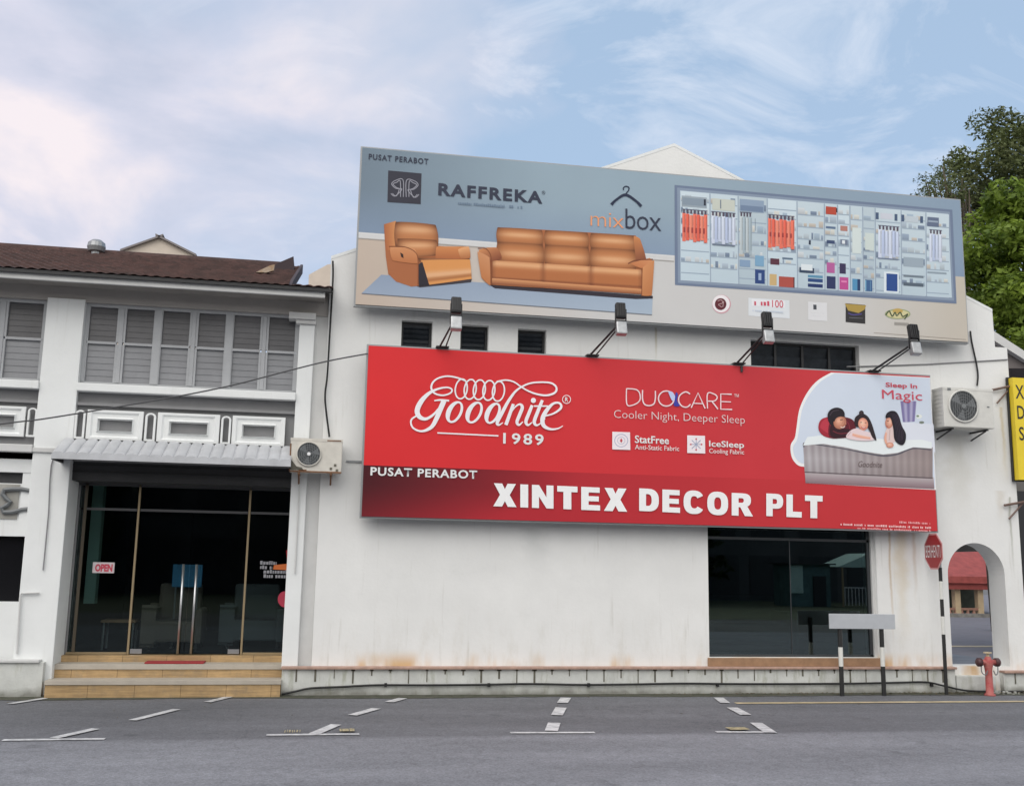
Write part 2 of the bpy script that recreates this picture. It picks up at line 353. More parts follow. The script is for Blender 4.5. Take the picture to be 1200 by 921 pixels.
M_mark = mat('white_road_paint', (.74, .74, .74), .6, vcol2=(.36, .36, .37), vscale=9)
M_yel = mat('faded_yellow_paint', (.54, .44, .27), .6, var=.35, vscale=5)
M_concrete = mat('stained_concrete', (.23, .22, .20), .85, var=.35, vscale=4, bump=.4, bscale=30)
M_moss = mat('damp_mossy_gutter', (.10, .095, .075), .9, vcol2=(.045, .052, .03), vscale=7, bump=.6, bscale=40)
g = MB(); g.face([(-600, -600, 0), (600, -600, 0), (600, 900, 0), (-600, 900, 0)]); tag(g.build('ground', mat('far_ground', (.14, .135, .13), .9, var=.2, vscale=.3)), kind='structure')
g = MB(); g.face([(-80, -14.5, .004), (80, -14.5, .004), (80, -.02, .004), (-80, -.02, .004)]); tag(g.build('road', M_asph), kind='structure')
# damp strip / apron where the parking bays meet the wall
rr = random.Random(3)
g = MB(); pts = []
for i in range(140):
    x = -8+i*.16; pts.append((x, -.34-rr.random()*.05-.05*math.sin(x*1.3)))
for a, b_ in zip(pts, pts[1:]):
    g.face([(a[0], a[1], .008), (b_[0], b_[1], .008), (b_[0], -.02, .018), (a[0], -.02, .018)])
tag(g.build('gutter', M_moss), kind='structure')
def quadline(mb, p, q, w, z=.012):
    p, q = Vector((p[0], p[1])), Vector((q[0], q[1])); d = (q-p).normalized(); n = Vector((-d.y, d.x))*w/2
    mb.face([(p.x-n.x, p.y-n.y, z), (q.x-n.x, q.y-n.y, z), (q.x+n.x, q.y+n.y, z), (p.x+n.x, p.y+n.y, z)])
mk = MB()
def pixline(p, q, w, z=.012): quadline(mk, gr(*p), gr(*q), w, z)
for p, q in (((3, 868), (123, 866.5)), ((312, 862), (421, 860.8)), ((598, 859.3), (697, 859)), ((839, 858.3), (906, 858.5))): pixline(p, q, .10)
for p, q, w in (((63, 866), (112, 855), .11), ((155, 845), (207, 832), .11), ((243, 823.5), (272, 816.5), .11), ((12, 825.5), (53, 819), .10),
             ((368, 861), (394, 850), .13), ((413, 839), (441, 831), .13), ((456, 823.5), (472, 819), .13),
             ((646, 857.5), (649.5, 848), .15), ((652.5, 839), (657.5, 830), .15), ((659, 824.5), (663, 818.5), .15),
             ((903, 859.5), (886, 848), .15), ((874, 838.5), (858, 830), .15), ((850, 824.5), (842, 818.3), .14)): pixline(p, q, w, .016)
tag(mk.build('parking_markings', M_mark), kind='structure')
g = MB(); a, b_ = gr(862, 824.5), gr(1198, 824.2); quadline(g, a, (40, b_.y+.15), .14); quadline(g, gr(53, 817), gr(110, 815.5), .06)
tag(g.build('yellow_road_line', M_yel), kind='structure')
g = MB(); r = random.Random(8); zs_ = .0205
for x0, x1, yy in ((333, 352, 858.5), (398, 415, 857.3), (857, 866, 855.8), (868, 873, 855.6)):
    x = x0
    while x < x1:
        w_ = 1.2+r.random()*2.2; p_, q_ = gr(x, yy+1.3+r.random()*.5), gr(min(x1, x+w_), yy-1.2-r.random()*.6); g.face([(p_.x, p_.y, zs_), (q_.x, p_.y, zs_), (q_.x, q_.y, zs_), (p_.x, q_.y, zs_)]); zs_ += .0004; x += w_+.5+r.random()*1.2
tag(g.build('worn_bay_stencil', mat('yellow_stencil', (.40, .34, .2), .7, var=.4, vscale=20)), kind='structure')

lt = MB(); r = random.Random(21)
for k in range(520):
    x = 4.5+7.5*r.random()**.6; y = -.14-.28*abs(r.gauss(0, .5)); 
    if r.random() < .12: x, y = -8+19*r.random(), -.2-2.2*r.random()**2
    a = r.random()*6.28; sz = .012+.022*r.random(); z = .022+.012*r.random(); ca_, sa_ = math.cos(a), math.sin(a)
    lt.face([(x-ca_*sz, y-sa_*sz, z), (x+sa_*sz*.5, y-ca_*sz*.5, z+.006), (x+ca_*sz, y+sa_*sz, z), (x-sa_*sz*.5, y+ca_*sz*.5, z+.004)])
tag(lt.build('leaf_litter', mat('dry_leaves', (.16, .10, .05), .9, vcol2=(.05, .06, .03), vscale=9)), 'dry leaf litter and grit along the foot of the stained plinth', 'leaf litter', kind='stuff')
# ------------------------------------------------------------------ corner building (big white gable wall)
WX0, WX1 = -.07, 11.28
bld = thing('corner_building', (5.4, 0, 0), 'white plastered corner building with a wide gable wall, round arch and dark shop window', 'building')
sw = (at(829.5, 640).x, at(1026, 640).x)
hole_shop = [(sw[0], .535), (sw[1], .535), (sw[1], 2.75), (sw[0], 2.75)]
AX0, AX1, AZ = 9.93, 10.95, 1.84
ac_, ar = (AX0+AX1)/2, (AX1-AX0)/2
arch = [(AX0, .40), (AX1, .40)]+[(ac_+ar*math.cos(a*math.pi/24), AZ+ar*math.sin(a*math.pi/24)) for a in range(0, 25)]
def prect(a, b_, Y=0): p, q = at(*a, Y), at(*b_, Y); return (p.x, q.x, q.z, p.z)
smallw = [prect((471, 375), (506, 411)), prect((540, 380), (572, 415)), prect((607, 385), (640, 419))]
bigw = (at(880, 420).x, at(1007, 420).x, 4.55, at(880, 398).z)
rect4 = lambda r: [(r[0], r[2]), (r[1], r[2]), (r[1], r[3]), (r[0], r[3])]
outer = [(WX0, -.3), (11.28, -.3), (11.255, 5.64), (11.03, 5.64), (11.02, 6.25), (5.38, 8.69), (WX0, 6.37)]
w = MB(); w.prism(outer, 0, .42, [hole_shop, arch]+[rect4(r) for r in smallw]+[rect4(bigw)])
w.build('wall', M_wall, bld)
# parapet coping along the gable
cp_ = MB()
for a, b_ in (((WX0, 6.37), (5.38, 8.69)), ((5.38, 8.69), (11.02, 6.25))):
    cp_.face([(a[0], -.004, a[1]), (b_[0], -.004, b_[1]), (b_[0], -.004, b_[1]+.05), (a[0], -.004, a[1]+.05)])
    cp_.face([(a[0], -.004, a[1]+.05), (b_[0], -.004, b_[1]+.05), (b_[0], .36, b_[1]+.05), (a[0], .36, a[1]+.05)])
    cp_.face([(a[0], -.004, a[1]), (a[0], .36, a[1]), (b_[0], .36, b_[1]), (b_[0], -.004, b_[1])])
    cp_.face([(a[0], .36, a[1]), (a[0], .36, a[1]+.05), (b_[0], .36, b_[1]+.05), (b_[0], .36, b_[1])])
cp_.build('coping', M_wall2, bld)
# roof behind the gable, side wall on the walkway, rear wall
rf = MB()
for a, b_ in (((WX0, 6.1), (5.38, 8.4)), ((5.38, 8.4), (11.0, 6.0))):
    rf.face([(a[0], .34, a[1]), (b_[0], .34, b_[1]), (b_[0], 14, b_[1]), (a[0], 14, a[1])])
rf.build('roof', mat('old_clay_tiles', (.11, .05, .035), .8, var=.4, vscale=6), bld)
sw_ = MB(); sw_.box(9.62, 9.85, .425, 14, 0, 6); sw_.box(-.07, 9.62, 13.8, 14, 0, 6); sw_.build('side_wall', M_wall2, bld)
# walkway ceiling, columns and floor on the far side of the arch
wk = MB(); wk.box(9.85, 11.28, .425, 14, 2.9, 3.1); wk.box(11.0, 11.28, .425, 14, 2.24, 2.9)
wk.box(9.86, 10.99, 2.2, 2.45, 2.3, 2.9)
wk.build('walkway_ceiling', mat('walkway_grey', (.33, .31, .28), .85, var=.1), bld)
for yy in (5.2, 9.4):
    c = MB(); c.box(10.95, 11.28, yy, yy+.35, .38, 2.24); c.build('column', M_wall2, bld)
fl = MB(); fl.box(9.86, 11.6, .02, 14, .05, .385); fl.build('walkway_floor', mat('walkway_floor', (.24, .25, .28), .7, var=.15), bld)
# plinth with narrow panels, ledge
def plinth_extra(m, t, b, g):
    nd, lk = t.nodes, t.links; base = b.inputs['Base Color'].links[0].from_socket
    mp = nd.new('ShaderNodeMapping'); mp.inputs['Scale'].default_value = (5, 1, 1.2); lk.new(g.outputs['Position'], mp.inputs[0])
    n = nd.new('ShaderNodeTexNoise'); n.inputs['Scale'].default_value = 1.6; n.inputs['Detail'].default_value = 8; n.inputs['Roughness'].default_value = .7; lk.new(mp.outputs[0], n.inputs['Vector'])
    sx = nd.new('ShaderNodeSeparateXYZ'); lk.new(g.outputs['Position'], sx.inputs[0])
    mr = nd.new('ShaderNodeMapRange'); mr.inputs[1].default_value = .52; mr.inputs[2].default_value = .72; mr.inputs[4].default_value = .6; lk.new(n.outputs['Fac'], mr.inputs[0])
    mx = nd.new('ShaderNodeMix'); mx.data_type = 'RGBA'; lk.new(mr.outputs[0], mx.inputs[0]); lk.new(base, mx.inputs[6]); mx.inputs[7].default_value = (.26, .27, .17, 1)
    n3 = nd.new('ShaderNodeTexNoise'); n3.inputs['Scale'].default_value = 5; n3.inputs['Detail'].default_value = 6; lk.new(g.outputs['Position'], n3.inputs['Vector'])
    ad = nd.new('ShaderNodeMath'); ad.operation = 'MULTIPLY_ADD'; lk.new(n3.outputs['Fac'], ad.inputs[0]); ad.inputs[1].default_value = -.22; lk.new(sx.outputs['Z'], ad.inputs[2])
    mr2 = nd.new('ShaderNodeMapRange'); mr2.inputs[1].default_value = -.1; mr2.inputs[2].default_value = .02; mr2.inputs[3].default_value = .7; mr2.inputs[4].default_value = 0; lk.new(ad.outputs[0], mr2.inputs[0])
    mx2 = nd.new('ShaderNodeMix'); mx2.data_type = 'RGBA'; lk.new(mr2.outputs[0], mx2.inputs[0]); lk.new(mx.outputs[2], mx2.inputs[6]); mx2.inputs[7].default_value = (.11, .105, .08, 1)
    lk.new(mx2.outputs[2], b.inputs['Base Color'])
M_plinth = mat('stained_white_plinth', (.62, .63, .60), .8, var=.12, vscale=4, bump=.2, bscale=30, extra=plinth_extra)
M_stain = mat('dark_joint', (.15, .14, .11), .9, var=.4, vscale=12)
def plinth(x0, x1, parent, top=.40):
    p = MB(); p.box(x0, x1, -.10, -.003, -.2, top-.03); 
    l = MB(); l.bbox(x0-.01, x1+.01, -.15, -.002, top-.03, top+.005, .008); l.build('ledge', M_ledge, parent)
    j = p; j.cur = 1; x = x0+.2; r = random.Random(5)
    while x < x1-.05:
        wd = .006+r.random()*.008; z0 = top-.03-.05-r.random()*.16
        j.box(x-wd, x+wd, -.106, -.099, z0, top-.03); 
        if r.random() < .75: j.box(x-wd*2.4, x+wd*2.4, -.106, -.099, top-.055, top-.031)
        x += .262
    p.build('plinth', [M_plinth, M_stain], parent)
plinth(-.47, 9.9, bld); plinth(10.75, 14, bld, .34)
rub = MB(); rub.bbox(9.93, 10.62, -.09, .02, -.1, .27, .02)
for k in range(16):
    x = 10.35+random.random()*.5; s_ = .015+random.random()*.035; y = -.12-random.random()*.2; rub.bbox(x, x+s_*1.6, y-s_, y, .0, .02+random.random()*.05, .008)
rub.build('broken_step', M_plinth, bld)
# shop window: sill tiles, frame, panes
sh = MB(); sh.bbox(sw[0]-.03, sw[1]+.05, -.045, .3, .405, .53, .006); sh.build('window_sill', M_brown, bld)
wf = MB(); T = .05
wf.box(sw[0], sw[0]+.03, .10, .16, .535, 2.75); wf.box(sw[0]+1.40, sw[0]+1.412, .118, .14, .57, 2.32)
wf.box(sw[1]-.1, sw[1]-.055, .10, .16, .535, 2.75); wf.box(sw[0], sw[1], .10, .16, .535, .57); wf.box(sw[0], sw[1], .10, .16, 2.32, 2.36)
win = wf.build('shop_window', mat('dark_alu', (.06, .065, .07), .4, metal=.4), bld)
p = MB(); p.box(sw[0]+.0, sw[1]-.07, .125, .133, .56, 2.74); p.build('pane', M_glass2, win)
rv = MB(); rv.box(sw[1]-.05, sw[1], .06, .3, .535, 2.75); rv.build('reveal', M_trim, bld)
# room behind the shop window
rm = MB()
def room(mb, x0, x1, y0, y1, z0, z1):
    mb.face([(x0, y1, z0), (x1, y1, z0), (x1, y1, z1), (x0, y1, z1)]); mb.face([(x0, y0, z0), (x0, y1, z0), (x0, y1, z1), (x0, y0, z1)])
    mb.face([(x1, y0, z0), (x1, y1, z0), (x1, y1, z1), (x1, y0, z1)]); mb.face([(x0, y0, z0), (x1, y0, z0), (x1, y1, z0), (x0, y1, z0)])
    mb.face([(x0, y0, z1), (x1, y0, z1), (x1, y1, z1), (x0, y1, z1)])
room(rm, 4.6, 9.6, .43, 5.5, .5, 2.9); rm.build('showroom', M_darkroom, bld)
# small windows
def dark_window(r, parent, nx, nz, Y=.12):
    f = MB(); t = .035
    f.box(r[0], r[0]+t, Y, Y+.05, r[2], r[3]); f.box(r[1]-t, r[1], Y, Y+.05, r[2], r[3]); f.box(r[0]+t, r[1]-t, Y, Y+.05, r[3]-t, r[3]); f.box(r[0]+t, r[1]-t, Y, Y+.05, r[2], r[2]+t)
    for k in range(1, nx): x = r[0]+(r[1]-r[0])*k/nx; f.box(x-.02, x+.02, Y-.005, Y+.045, r[2]+t, r[3]-t)
    fr = f.build('window', M_dark, parent)
    l = MB()
    for k in range(nz):
        z = r[2]+t+(r[3]-r[2]-2*t)*(k+.5)/nz; h = (r[3]-r[2]-2*t)/nz*.5
        l.face([(r[0]+t, Y+.06, z-h*1.05), (r[1]-t, Y+.06, z-h*1.05), (r[1]-t, Y+.015, z+h*.92), (r[0]+t, Y+.015, z+h*.92)])
    l.build('louvre', mat('dark_louvre_glass', (.030, .036, .045), .2, var=.4, vscale=5), fr)
    bk = MB(); bk.face([(r[0], Y+.1, r[2]), (r[1], Y+.1, r[2]), (r[1], Y+.1, r[3]), (r[0], Y+.1, r[3])]); bk.build('dark_backing', M_black, fr)
for r in smallw: dark_window(r, bld, 1, 5)
dark_window(bigw, bld, 4, 5)
# thin cable along the wall
ln = MB(); a, b_ = at(992, 430), at(1180, 421.5); ln.tube([(a.x, -.012, a.z), ((a.x+b_.x)/2, -.012, (a.z+b_.z)/2-.02), (b_.x, -.012, b_.z)], .011); 
tag(ln.build('wall_cable', mat('grey_cable', (.25, .25, .26), .6)), 'thin grey cable running level along the white wall above the larger air conditioner', 'cable')

# ------------------------------------------------------------------ shophouse row on the left
row = thing('shophouse', (-3.8, 0, 0), 'older white two storey shophouse with brown tiled roof, grey louvred windows and glass shopfront', 'building')
PL0, PL1, PR0, PR1 = -4.03, -3.52, -.485, -.26
ZS, ZT = 4.30, 5.49
def pillar(x0, x1, parent):
    p = MB(); p.bbox(x0, x1, 0, .62, .0, 5.52, .012); p.build('pillar', M_wall2, parent)
pillar(PL0, PL1, row); pillar(-8.1, -7.58, row)
p = MB(); p.bbox(PR0, PR1, 0, .62, .36, 5.34, .012); p.build('pillar', M_wall2, row)
p = MB(); p.bbox(PR0-.05, PR1+.01, -.05, .4, 5.34, 5.40, .008); p.bbox(PR0-.16, PR1+.01, -.09, .4, 5.40, 5.50, .01); p.build('pillar_capital', M_trim, row)
p = MB(); p.box(PR1, WX0-.002, .07, .62, .36, 5.9); p.build('party_strip', M_trim, row)
b_ = MB(); b_.box(-9, WX0-.01, .035, .3, 5.49, 5.95); b_.build('beam', M_beam, row)
ey = -.5
zf0, zf1 = at(200, 337.5, ey).z, at(200, 328.5, ey).z
f = MB(); f.bbox(-9, at(381, 345, ey).x, ey, ey+.05, zf0, zf1, .008); f.build('fascia', M_trim, row)
f = MB(); f.box(-9, at(381, 345, ey).x, ey+.05, .035, zf1-.06, zf1-.03); f.build('soffit', mat('eave_boards', (.30, .28, .26), .8, var=.15), row)
# tiled roof: corrugated sheet of pan tiles with courses
def tile_extra(m, t, b, g):
    nd, lk = t.nodes, t.links; base = b.inputs['Base Color'].links[0].from_socket
    mp = nd.new('ShaderNodeMapping'); mp.inputs['Scale'].default_value = (6.7, 4, 4); lk.new(g.outputs['Position'], mp.inputs[0])
    v = nd.new('ShaderNodeTexVoronoi'); v.inputs['Scale'].default_value = 1.0; lk.new(mp.outputs[0], v.inputs['Vector'])
    mr = nd.new('ShaderNodeMapRange'); mr.inputs[3].default_value = .72; mr.inputs[4].default_value = 1.28; lk.new(v.outputs['Color'], mr.inputs[0])
    s = nd.new('ShaderNodeVectorMath'); s.operation = 'SCALE'; lk.new(base, s.inputs[0]); lk.new(mr.outputs[0], s.inputs['Scale']); lk.new(s.outputs[0], b.inputs['Base Color'])
M_tile = mat('brown_clay_tiles', (.092, .046, .040), .85, vcol2=(.055, .034, .031), vscale=3.5, bump=.3, bscale=30, extra=tile_extra)
def tiled(mb, x0, x1, y0, z0, run, pitch, xr_top=None):
    nx = int((x1-x0)/.0375); nc = max(2, int(run/.30))
    tp = math.tan(pitch)
    rows_ = []
    for j in range(nc*2+1):
        c = j//2; top = j % 2
        d = (c+(.985 if top else 0))*run/nc if j < nc*2 else run
        lift = .035*(1-top) if j < nc*2 else 0
        rows_.append((d, lift))
    for (d0, l0), (d1, l1) in zip(rows_, rows_[1:]):
        for i in range(nx):
            q = []
            for (ii, dd, ll) in ((i, d0, l0), (i+1, d0, l0), (i+1, d1, l1), (i, d1, l1)):
                x = x0+(x1-x0)*ii/nx; wv = .022*abs(math.sin(math.pi*x/.15))
                q.append((x, y0+dd, z0+dd*tp+ll+wv))
            mb.face(q)
xe = at(344, 320, -.1).x
t_ = MB(); tiled(t_, -9, xe-.05, ey-.05, zf1-.015, 4.9, math.radians(19.3))
t_.build('roof', M_tile, row)
t_ = MB(); tiled(t_, xe-.05, at(390, 337, ey).x, ey-.05, zf1-.015, .75, math.radians(17)); t_.build('roof_end', M_tile, row)
vb = MB(); vb.prism([(ey+.2, zf1-.02), (ey+4.9, zf1+1.60), (ey+4.9, zf1+1.78), (ey+.7, zf1+.30), (ey+.2, zf1+.10)], xe-.055, xe-.01, plane='yz'); vb.build('verge_board', mat('dark_verge', (.05, .035, .04), .8), row)
ul = MB(); tp_ = math.tan(math.radians(19.3)); xq = at(390, 337, ey).x
ul.face([(-9, ey-.045, zf1-.04), (xe-.06, ey-.045, zf1-.04), (xe-.06, ey+4.8, zf1-.04+4.84*tp_), (-9, ey+4.8, zf1-.04+4.84*tp_)]); ul.face([(xe-.06, ey-.045, zf1-.04), (xq, ey-.045, zf1-.04), (xq, ey+.7, zf1+.21), (xe-.06, ey+.7, zf1+.21)])
ul.box(-9, xq-.02, ey-.03, ey+.06, zf1-.03, zf1+.02); ul.build('underlay', M_dark, row)
rc = MB(); rc.tube([(-9, ey+4.84, zf1+1.705), (xe-.30, ey+4.84, zf1+1.705)], .085, 8); rc.build('ridge_cap', M_tile, row)
hp = MB(); P = [at(*q, 3.0) for q in ((321, 314), (324, 309), (344, 300.5), (344.5, 322), (330, 322))]; hp.prism([(p_.x, p_.z) for p_ in P], 3.0, 4.7); hp.build('ridge_end', mat('dark_verge', (.05, .035, .04)), row)
fb = MB(); P = [at(*q, 1.6) for q in ((300, 320), (317, 312), (322, 311), (321, 318), (312, 320.5))]; fb.prism([(p_.x, p_.z) for p_ in P], 1.55, 1.62); fb.build('flashing', mat('ochre_flashing', (.36, .23, .13), .8, vcol2=(.5, .46, .4), vscale=8), row)
# upper windows: casement pairs with glass louvres
def louvred_window(x0, x1, n, parent):
    y = .10; fr = MB(); t = .045
    fr.box(x0, x1, y, y+.07, ZS-.001, ZS+t); fr.box(x0, x1, y, y+.07, ZT-t, ZT+.0); 
    w_ = (x1-x0)/n; zm = ZS+(ZT-ZS)*.52
    for k in range(n+1):
        x = x0+w_*k; hw = .05 if k % 2 == 0 else .028
        if k in (0, n): hw = .045
        lo, hi = max(x0, x-hw), min(x1, x+hw); fr.box(lo, hi, y-.012, y+.075, ZS+t, ZT-t)
    for k in range(n):
        a, b = x0+w_*k+.05, x0+w_*(k+1)-.05
        fr.box(a, b, y-.004, y+.05, zm-.018, zm+.018)
        for (u, v) in ((a-.02, a+.012), (b-.012, b+.02)): fr.box(u, v, y-.004, y+.05, ZS+t, zm-.018); fr.box(u, v, y-.004, y+.05, zm+.018, ZT-t)
    wn_ = fr.build('window', M_wframe, parent)
    for k in range(n):
        a, b = x0+w_*k+.055, x0+w_*(k+1)-.055
        for (z0, z1) in ((ZS+t, zm-.02), (zm+.02, ZT-t)):
            l = MB(); m = 6
            for j in range(m):
                h = (z1-z0)/m; zz = z0+h*j
                l.face([(a, y+.030, zz-.002), (b, y+.030, zz-.002), (b, y+.038, zz+h+.004), (a, y+.038, zz+h+.004)])
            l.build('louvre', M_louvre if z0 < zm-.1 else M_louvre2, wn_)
    return wn_
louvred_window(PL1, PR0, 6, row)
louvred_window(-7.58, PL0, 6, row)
for (a, b) in ((PL1, PR0), (-7.58, PL0)):
    s_ = MB(); s_.bbox(a, b, -.05, .25, 4.185, ZS-.002, .012); s_.build('window_sill', M_wall2, row)
    s_ = MB(); s_.box(a, b, .10, .3, 3.2, 4.185); s_.build('spandrel', M_greypanel, row)
    s_ = MB(); s_.box(a, b, .03, .10, 3.99, 4.03); s_.build('rail', M_greypanel, row)
def balustrade(px, parent):
    for x0, x1, ztop, zbot in px:
        m = MB(); c = ((x0+x1)/2); hw, hh = (x1-x0)/2, (ztop-zbot)/2; cz = (ztop+zbot)/2
        lv = [(1, 1, .0), (1, 1, -.05), (.86, .84, -.05), (.80, .74, -.025), (.66, .52, -.025), (.62, .42, -.06), (.58, .36, .03)]
        for (a0, b0, y0), (a1, b1, y1) in zip(lv, lv[1:]):
            P0 = [(c-hw*a0, .06+y0, cz-hh*b0), (c+hw*a0, .06+y0, cz-hh*b0), (c+hw*a0, .06+y0, cz+hh*b0), (c-hw*a0, .06+y0, cz+hh*b0)]
            P1 = [(c-hw*a1, .06+y1, cz-hh*b1), (c+hw*a1, .06+y1, cz-hh*b1), (c+hw*a1, .06+y1, cz+hh*b1), (c-hw*a1, .06+y1, cz+hh*b1)]
            for k in range(4): m.face([P0[k], P0[(k+1) % 4], P1[(k+1) % 4], P1[k]])
        m.build('balustrade_panel', M_wall2, parent)
def slot(x0, x1, z0, z1, parent):
    m = MB(); r = (x1-x0)/2; cx = (x0+x1)/2
    def loop(rr, dz):
        return [(cx+rr*math.cos(a), z1-r+rr*math.sin(a)*.8+dz*0) for a in [math.pi*k/8 for k in range(9)]]+[(cx-rr, z0+(r-rr)), (cx+rr, z0+(r-rr))]
    m.prism(loop(r, 0), .0, .05, [loop(r*.6, 0)]); m.build('balustrade_ring', M_wall2, parent)
ZB0, ZB1 = at(150, 516, 0).z, at(150, 481.5, 0).z
bx = lambda p, y=500: at(p, y, 0).x
balustrade([(bx(101), bx(167), ZB1, ZB0), (bx(184), bx(257), ZB1, ZB0), (bx(272), bx(334), ZB1, ZB0)], row)
for a, b in ((87, 99), (169.5, 182), (259, 270.5)): slot(bx(a), bx(b), ZB0, ZB1, row)
dx = -4.06
balustrade([(bx(101)+dx, bx(167)+dx, ZB1, ZB0), (bx(184)+dx, bx(257)+dx, ZB1, ZB0), (bx(-37), bx(28), ZB1, ZB0)], row)
slot(bx(31), bx(42), ZB0, ZB1, row)
# fibre-cement / sheet metal awning over the shopfront
aw = MB(); ax0, ax1 = at(61, 525, -.55).x, at(341, 540, -.55).x
yf, yb = -.55, -.02; zf_, zb_ = at(200, 536, yf).z, at(200, 520, yb).z
nx = 20*10
def awz(x, t): 
    u = ((x-ax0)/(ax1-ax0)*20) % 1.0
    rib = .032*abs(math.sin(math.pi*u))**.5
    return zf_+(zb_-zf_)*t+rib
for i in range(nx):
    xa, xb = ax0+(ax1-ax0)*i/nx, ax0+(ax1-ax0)*(i+1)/nx
    for j in range(2):
        t0, t1 = j/2, (j+1)/2
        aw.face([(xa, yf+(yb-yf)*t0, awz(xa, t0)), (xb, yf+(yb-yf)*t0, awz(xb, t0)), (xb, yf+(yb-yf)*t1, awz(xb, t1)), (xa, yf+(yb-yf)*t1, awz(xa, t1))])
    aw.face([(xa, yf, zf_-.07), (xb, yf, zf_-.07), (xb, yf, awz(xb, 0)), (xa, yf, awz(xa, 0))])
awn = aw.build('awning', M_sheet, row)
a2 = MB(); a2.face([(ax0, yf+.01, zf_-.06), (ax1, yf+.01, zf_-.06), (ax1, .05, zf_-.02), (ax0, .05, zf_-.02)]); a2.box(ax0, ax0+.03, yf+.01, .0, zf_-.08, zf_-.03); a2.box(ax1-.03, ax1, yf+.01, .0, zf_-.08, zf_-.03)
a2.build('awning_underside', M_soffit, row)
# shopfront recess
YD = .62
ZFL = .507
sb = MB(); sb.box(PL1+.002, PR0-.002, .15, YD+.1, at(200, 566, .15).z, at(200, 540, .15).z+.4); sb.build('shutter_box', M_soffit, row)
for kz in (548, 556):
    z = at(200, kz, .15).z; q = MB(); q.box(PL1+.002, PR0-.002, .135, .149, z-.008, z+.008); q.build('shutter_rail', mat('dark_rail', (.03, .03, .032), .5), row)
sd_ = MB(); sd_.box(PL1+.001, PL1+.03, .62, .75, .5, 3.6); sd_.build('side_reveal', M_greypanel, row)
db = MB(); xm1, xm2 = at(155.5, 690, YD).x, at(287, 690, YD).x; ztr = at(200, 598.5, YD).z; zhd = at(200, 570, YD).z
for x in (xm1, xm2): q = MB(); q.box(x-.014, x+.014, YD-.02, YD+.03, ZFL, zhd+.3); q.build('mullion', M_brass, row)
db.box(PL1+.02, xm1-.022, YD-.015, YD+.025, ZFL, ZFL+.03); db.box(xm2+.022, PR0, YD-.015, YD+.025, ZFL, ZFL+.03)
db.build('bottom_rail', M_brass, row)
xl0 = at(92, 690, YD).x; q = MB(); q.box(xl0-.02, xl0+.02, YD-.02, YD+.03, ZFL+.03, zhd+.3); q.build('mullion', mat('dull_brown_frame', (.10, .08, .055), .5), row)
tb = MB(); tb.box(xl0, xm1-.022, YD-.01, YD+.02, ztr-.018, ztr+.018); tb.box(xm1+.022, xm2-.022, YD-.01, YD+.02, ztr-.018, ztr+.018); tb.box(xm2+.022, PR0, YD-.01, YD+.02, ztr-.018, ztr+.018); tb.box(PL1, PR0, YD-.02, YD+.05, zhd-.02, zhd+.03)
tb.build('transom', mat('dark_grey_bar', (.09, .09, .095), .4, metal=.3), row)
def glass_panel(x0, x1, z0, z1, name, y=YD):
    g_ = MB(); g_.box(x0, x1, y+.002, y+.01, z0, z1); return g_.build(name, M_glass, row)
glass_panel(PL1+.02, xm1-.024, ZFL+.03, ztr-.018, 'glass_pane'); glass_panel(xm2+.024, PR0-.002, ZFL+.03, ztr-.018, 'glass_pane')
glass_panel(PL1+.02, xm1-.024, ztr+.018, zhd, 'glass_pane'); glass_panel(xm1+.024, xm2-.024, ztr+.018, zhd, 'glass_pane'); glass_panel(xm2+.024, PR0-.002, ztr+.018, zhd, 'glass_pane')
xmid = (at(214, 662, YD).x+at(231, 662, YD).x)/2
for (x0, x1, hp_) in ((xm1+.03, xmid-.004, 212.5), (xmid+.004, xm2-.03, 228)):
    d = glass_panel(x0, x1, ZFL+.015, ztr-.022, 'glass_door')
    h = MB(); a = at(hp_, 700, YD-.07).x; zt, zb2 = at(222, 661, YD-.07).z, at(222, 766, YD-.07).z
    h.tube([(a, YD-.07, zb2), (a, YD-.07, zt)], .017, 10)
    for z in (zb2+.12, zt-.12): h.tube([(a, YD-.07, z), (a, YD, z)], .01, 6)
    h.build('handle', M_steel, d, smooth=True)
    cl = MB(); e_ = x0 if hp_ < 220 else x1; s2 = 1 if hp_ < 220 else -1
    cl.box(e_, e_+s2*.16, YD-.012, YD+.02, ZFL+.01, ZFL+.075); cl.build('patch_fitting', M_steel, d)
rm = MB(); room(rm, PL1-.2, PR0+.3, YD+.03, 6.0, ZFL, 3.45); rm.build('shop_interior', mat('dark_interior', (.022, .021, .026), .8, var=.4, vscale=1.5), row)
ic = MB(); a, b2 = at(99, 690, 1.6), at(112, 690, 1.6); ic.box(a.x, b2.x, 1.6, 1.8, at(100, 707, 1.6).z, 3.4); ic.build('teal_lit_column', mat('teal_lit_green', (.42, .62, .55), .7), row)  # teal light seen in the left pane, put into this column's green
# decals on the right-hand fixed pane
dc = MB(); 
def drect(mb, x0, y0, x1, y1, Y): a, b = at(x0, y0, Y), at(x1, y1, Y); mb.face([(a.x, Y, b.z), (b.x, Y, b.z), (b.x, Y, a.z), (a.x, Y, a.z)])
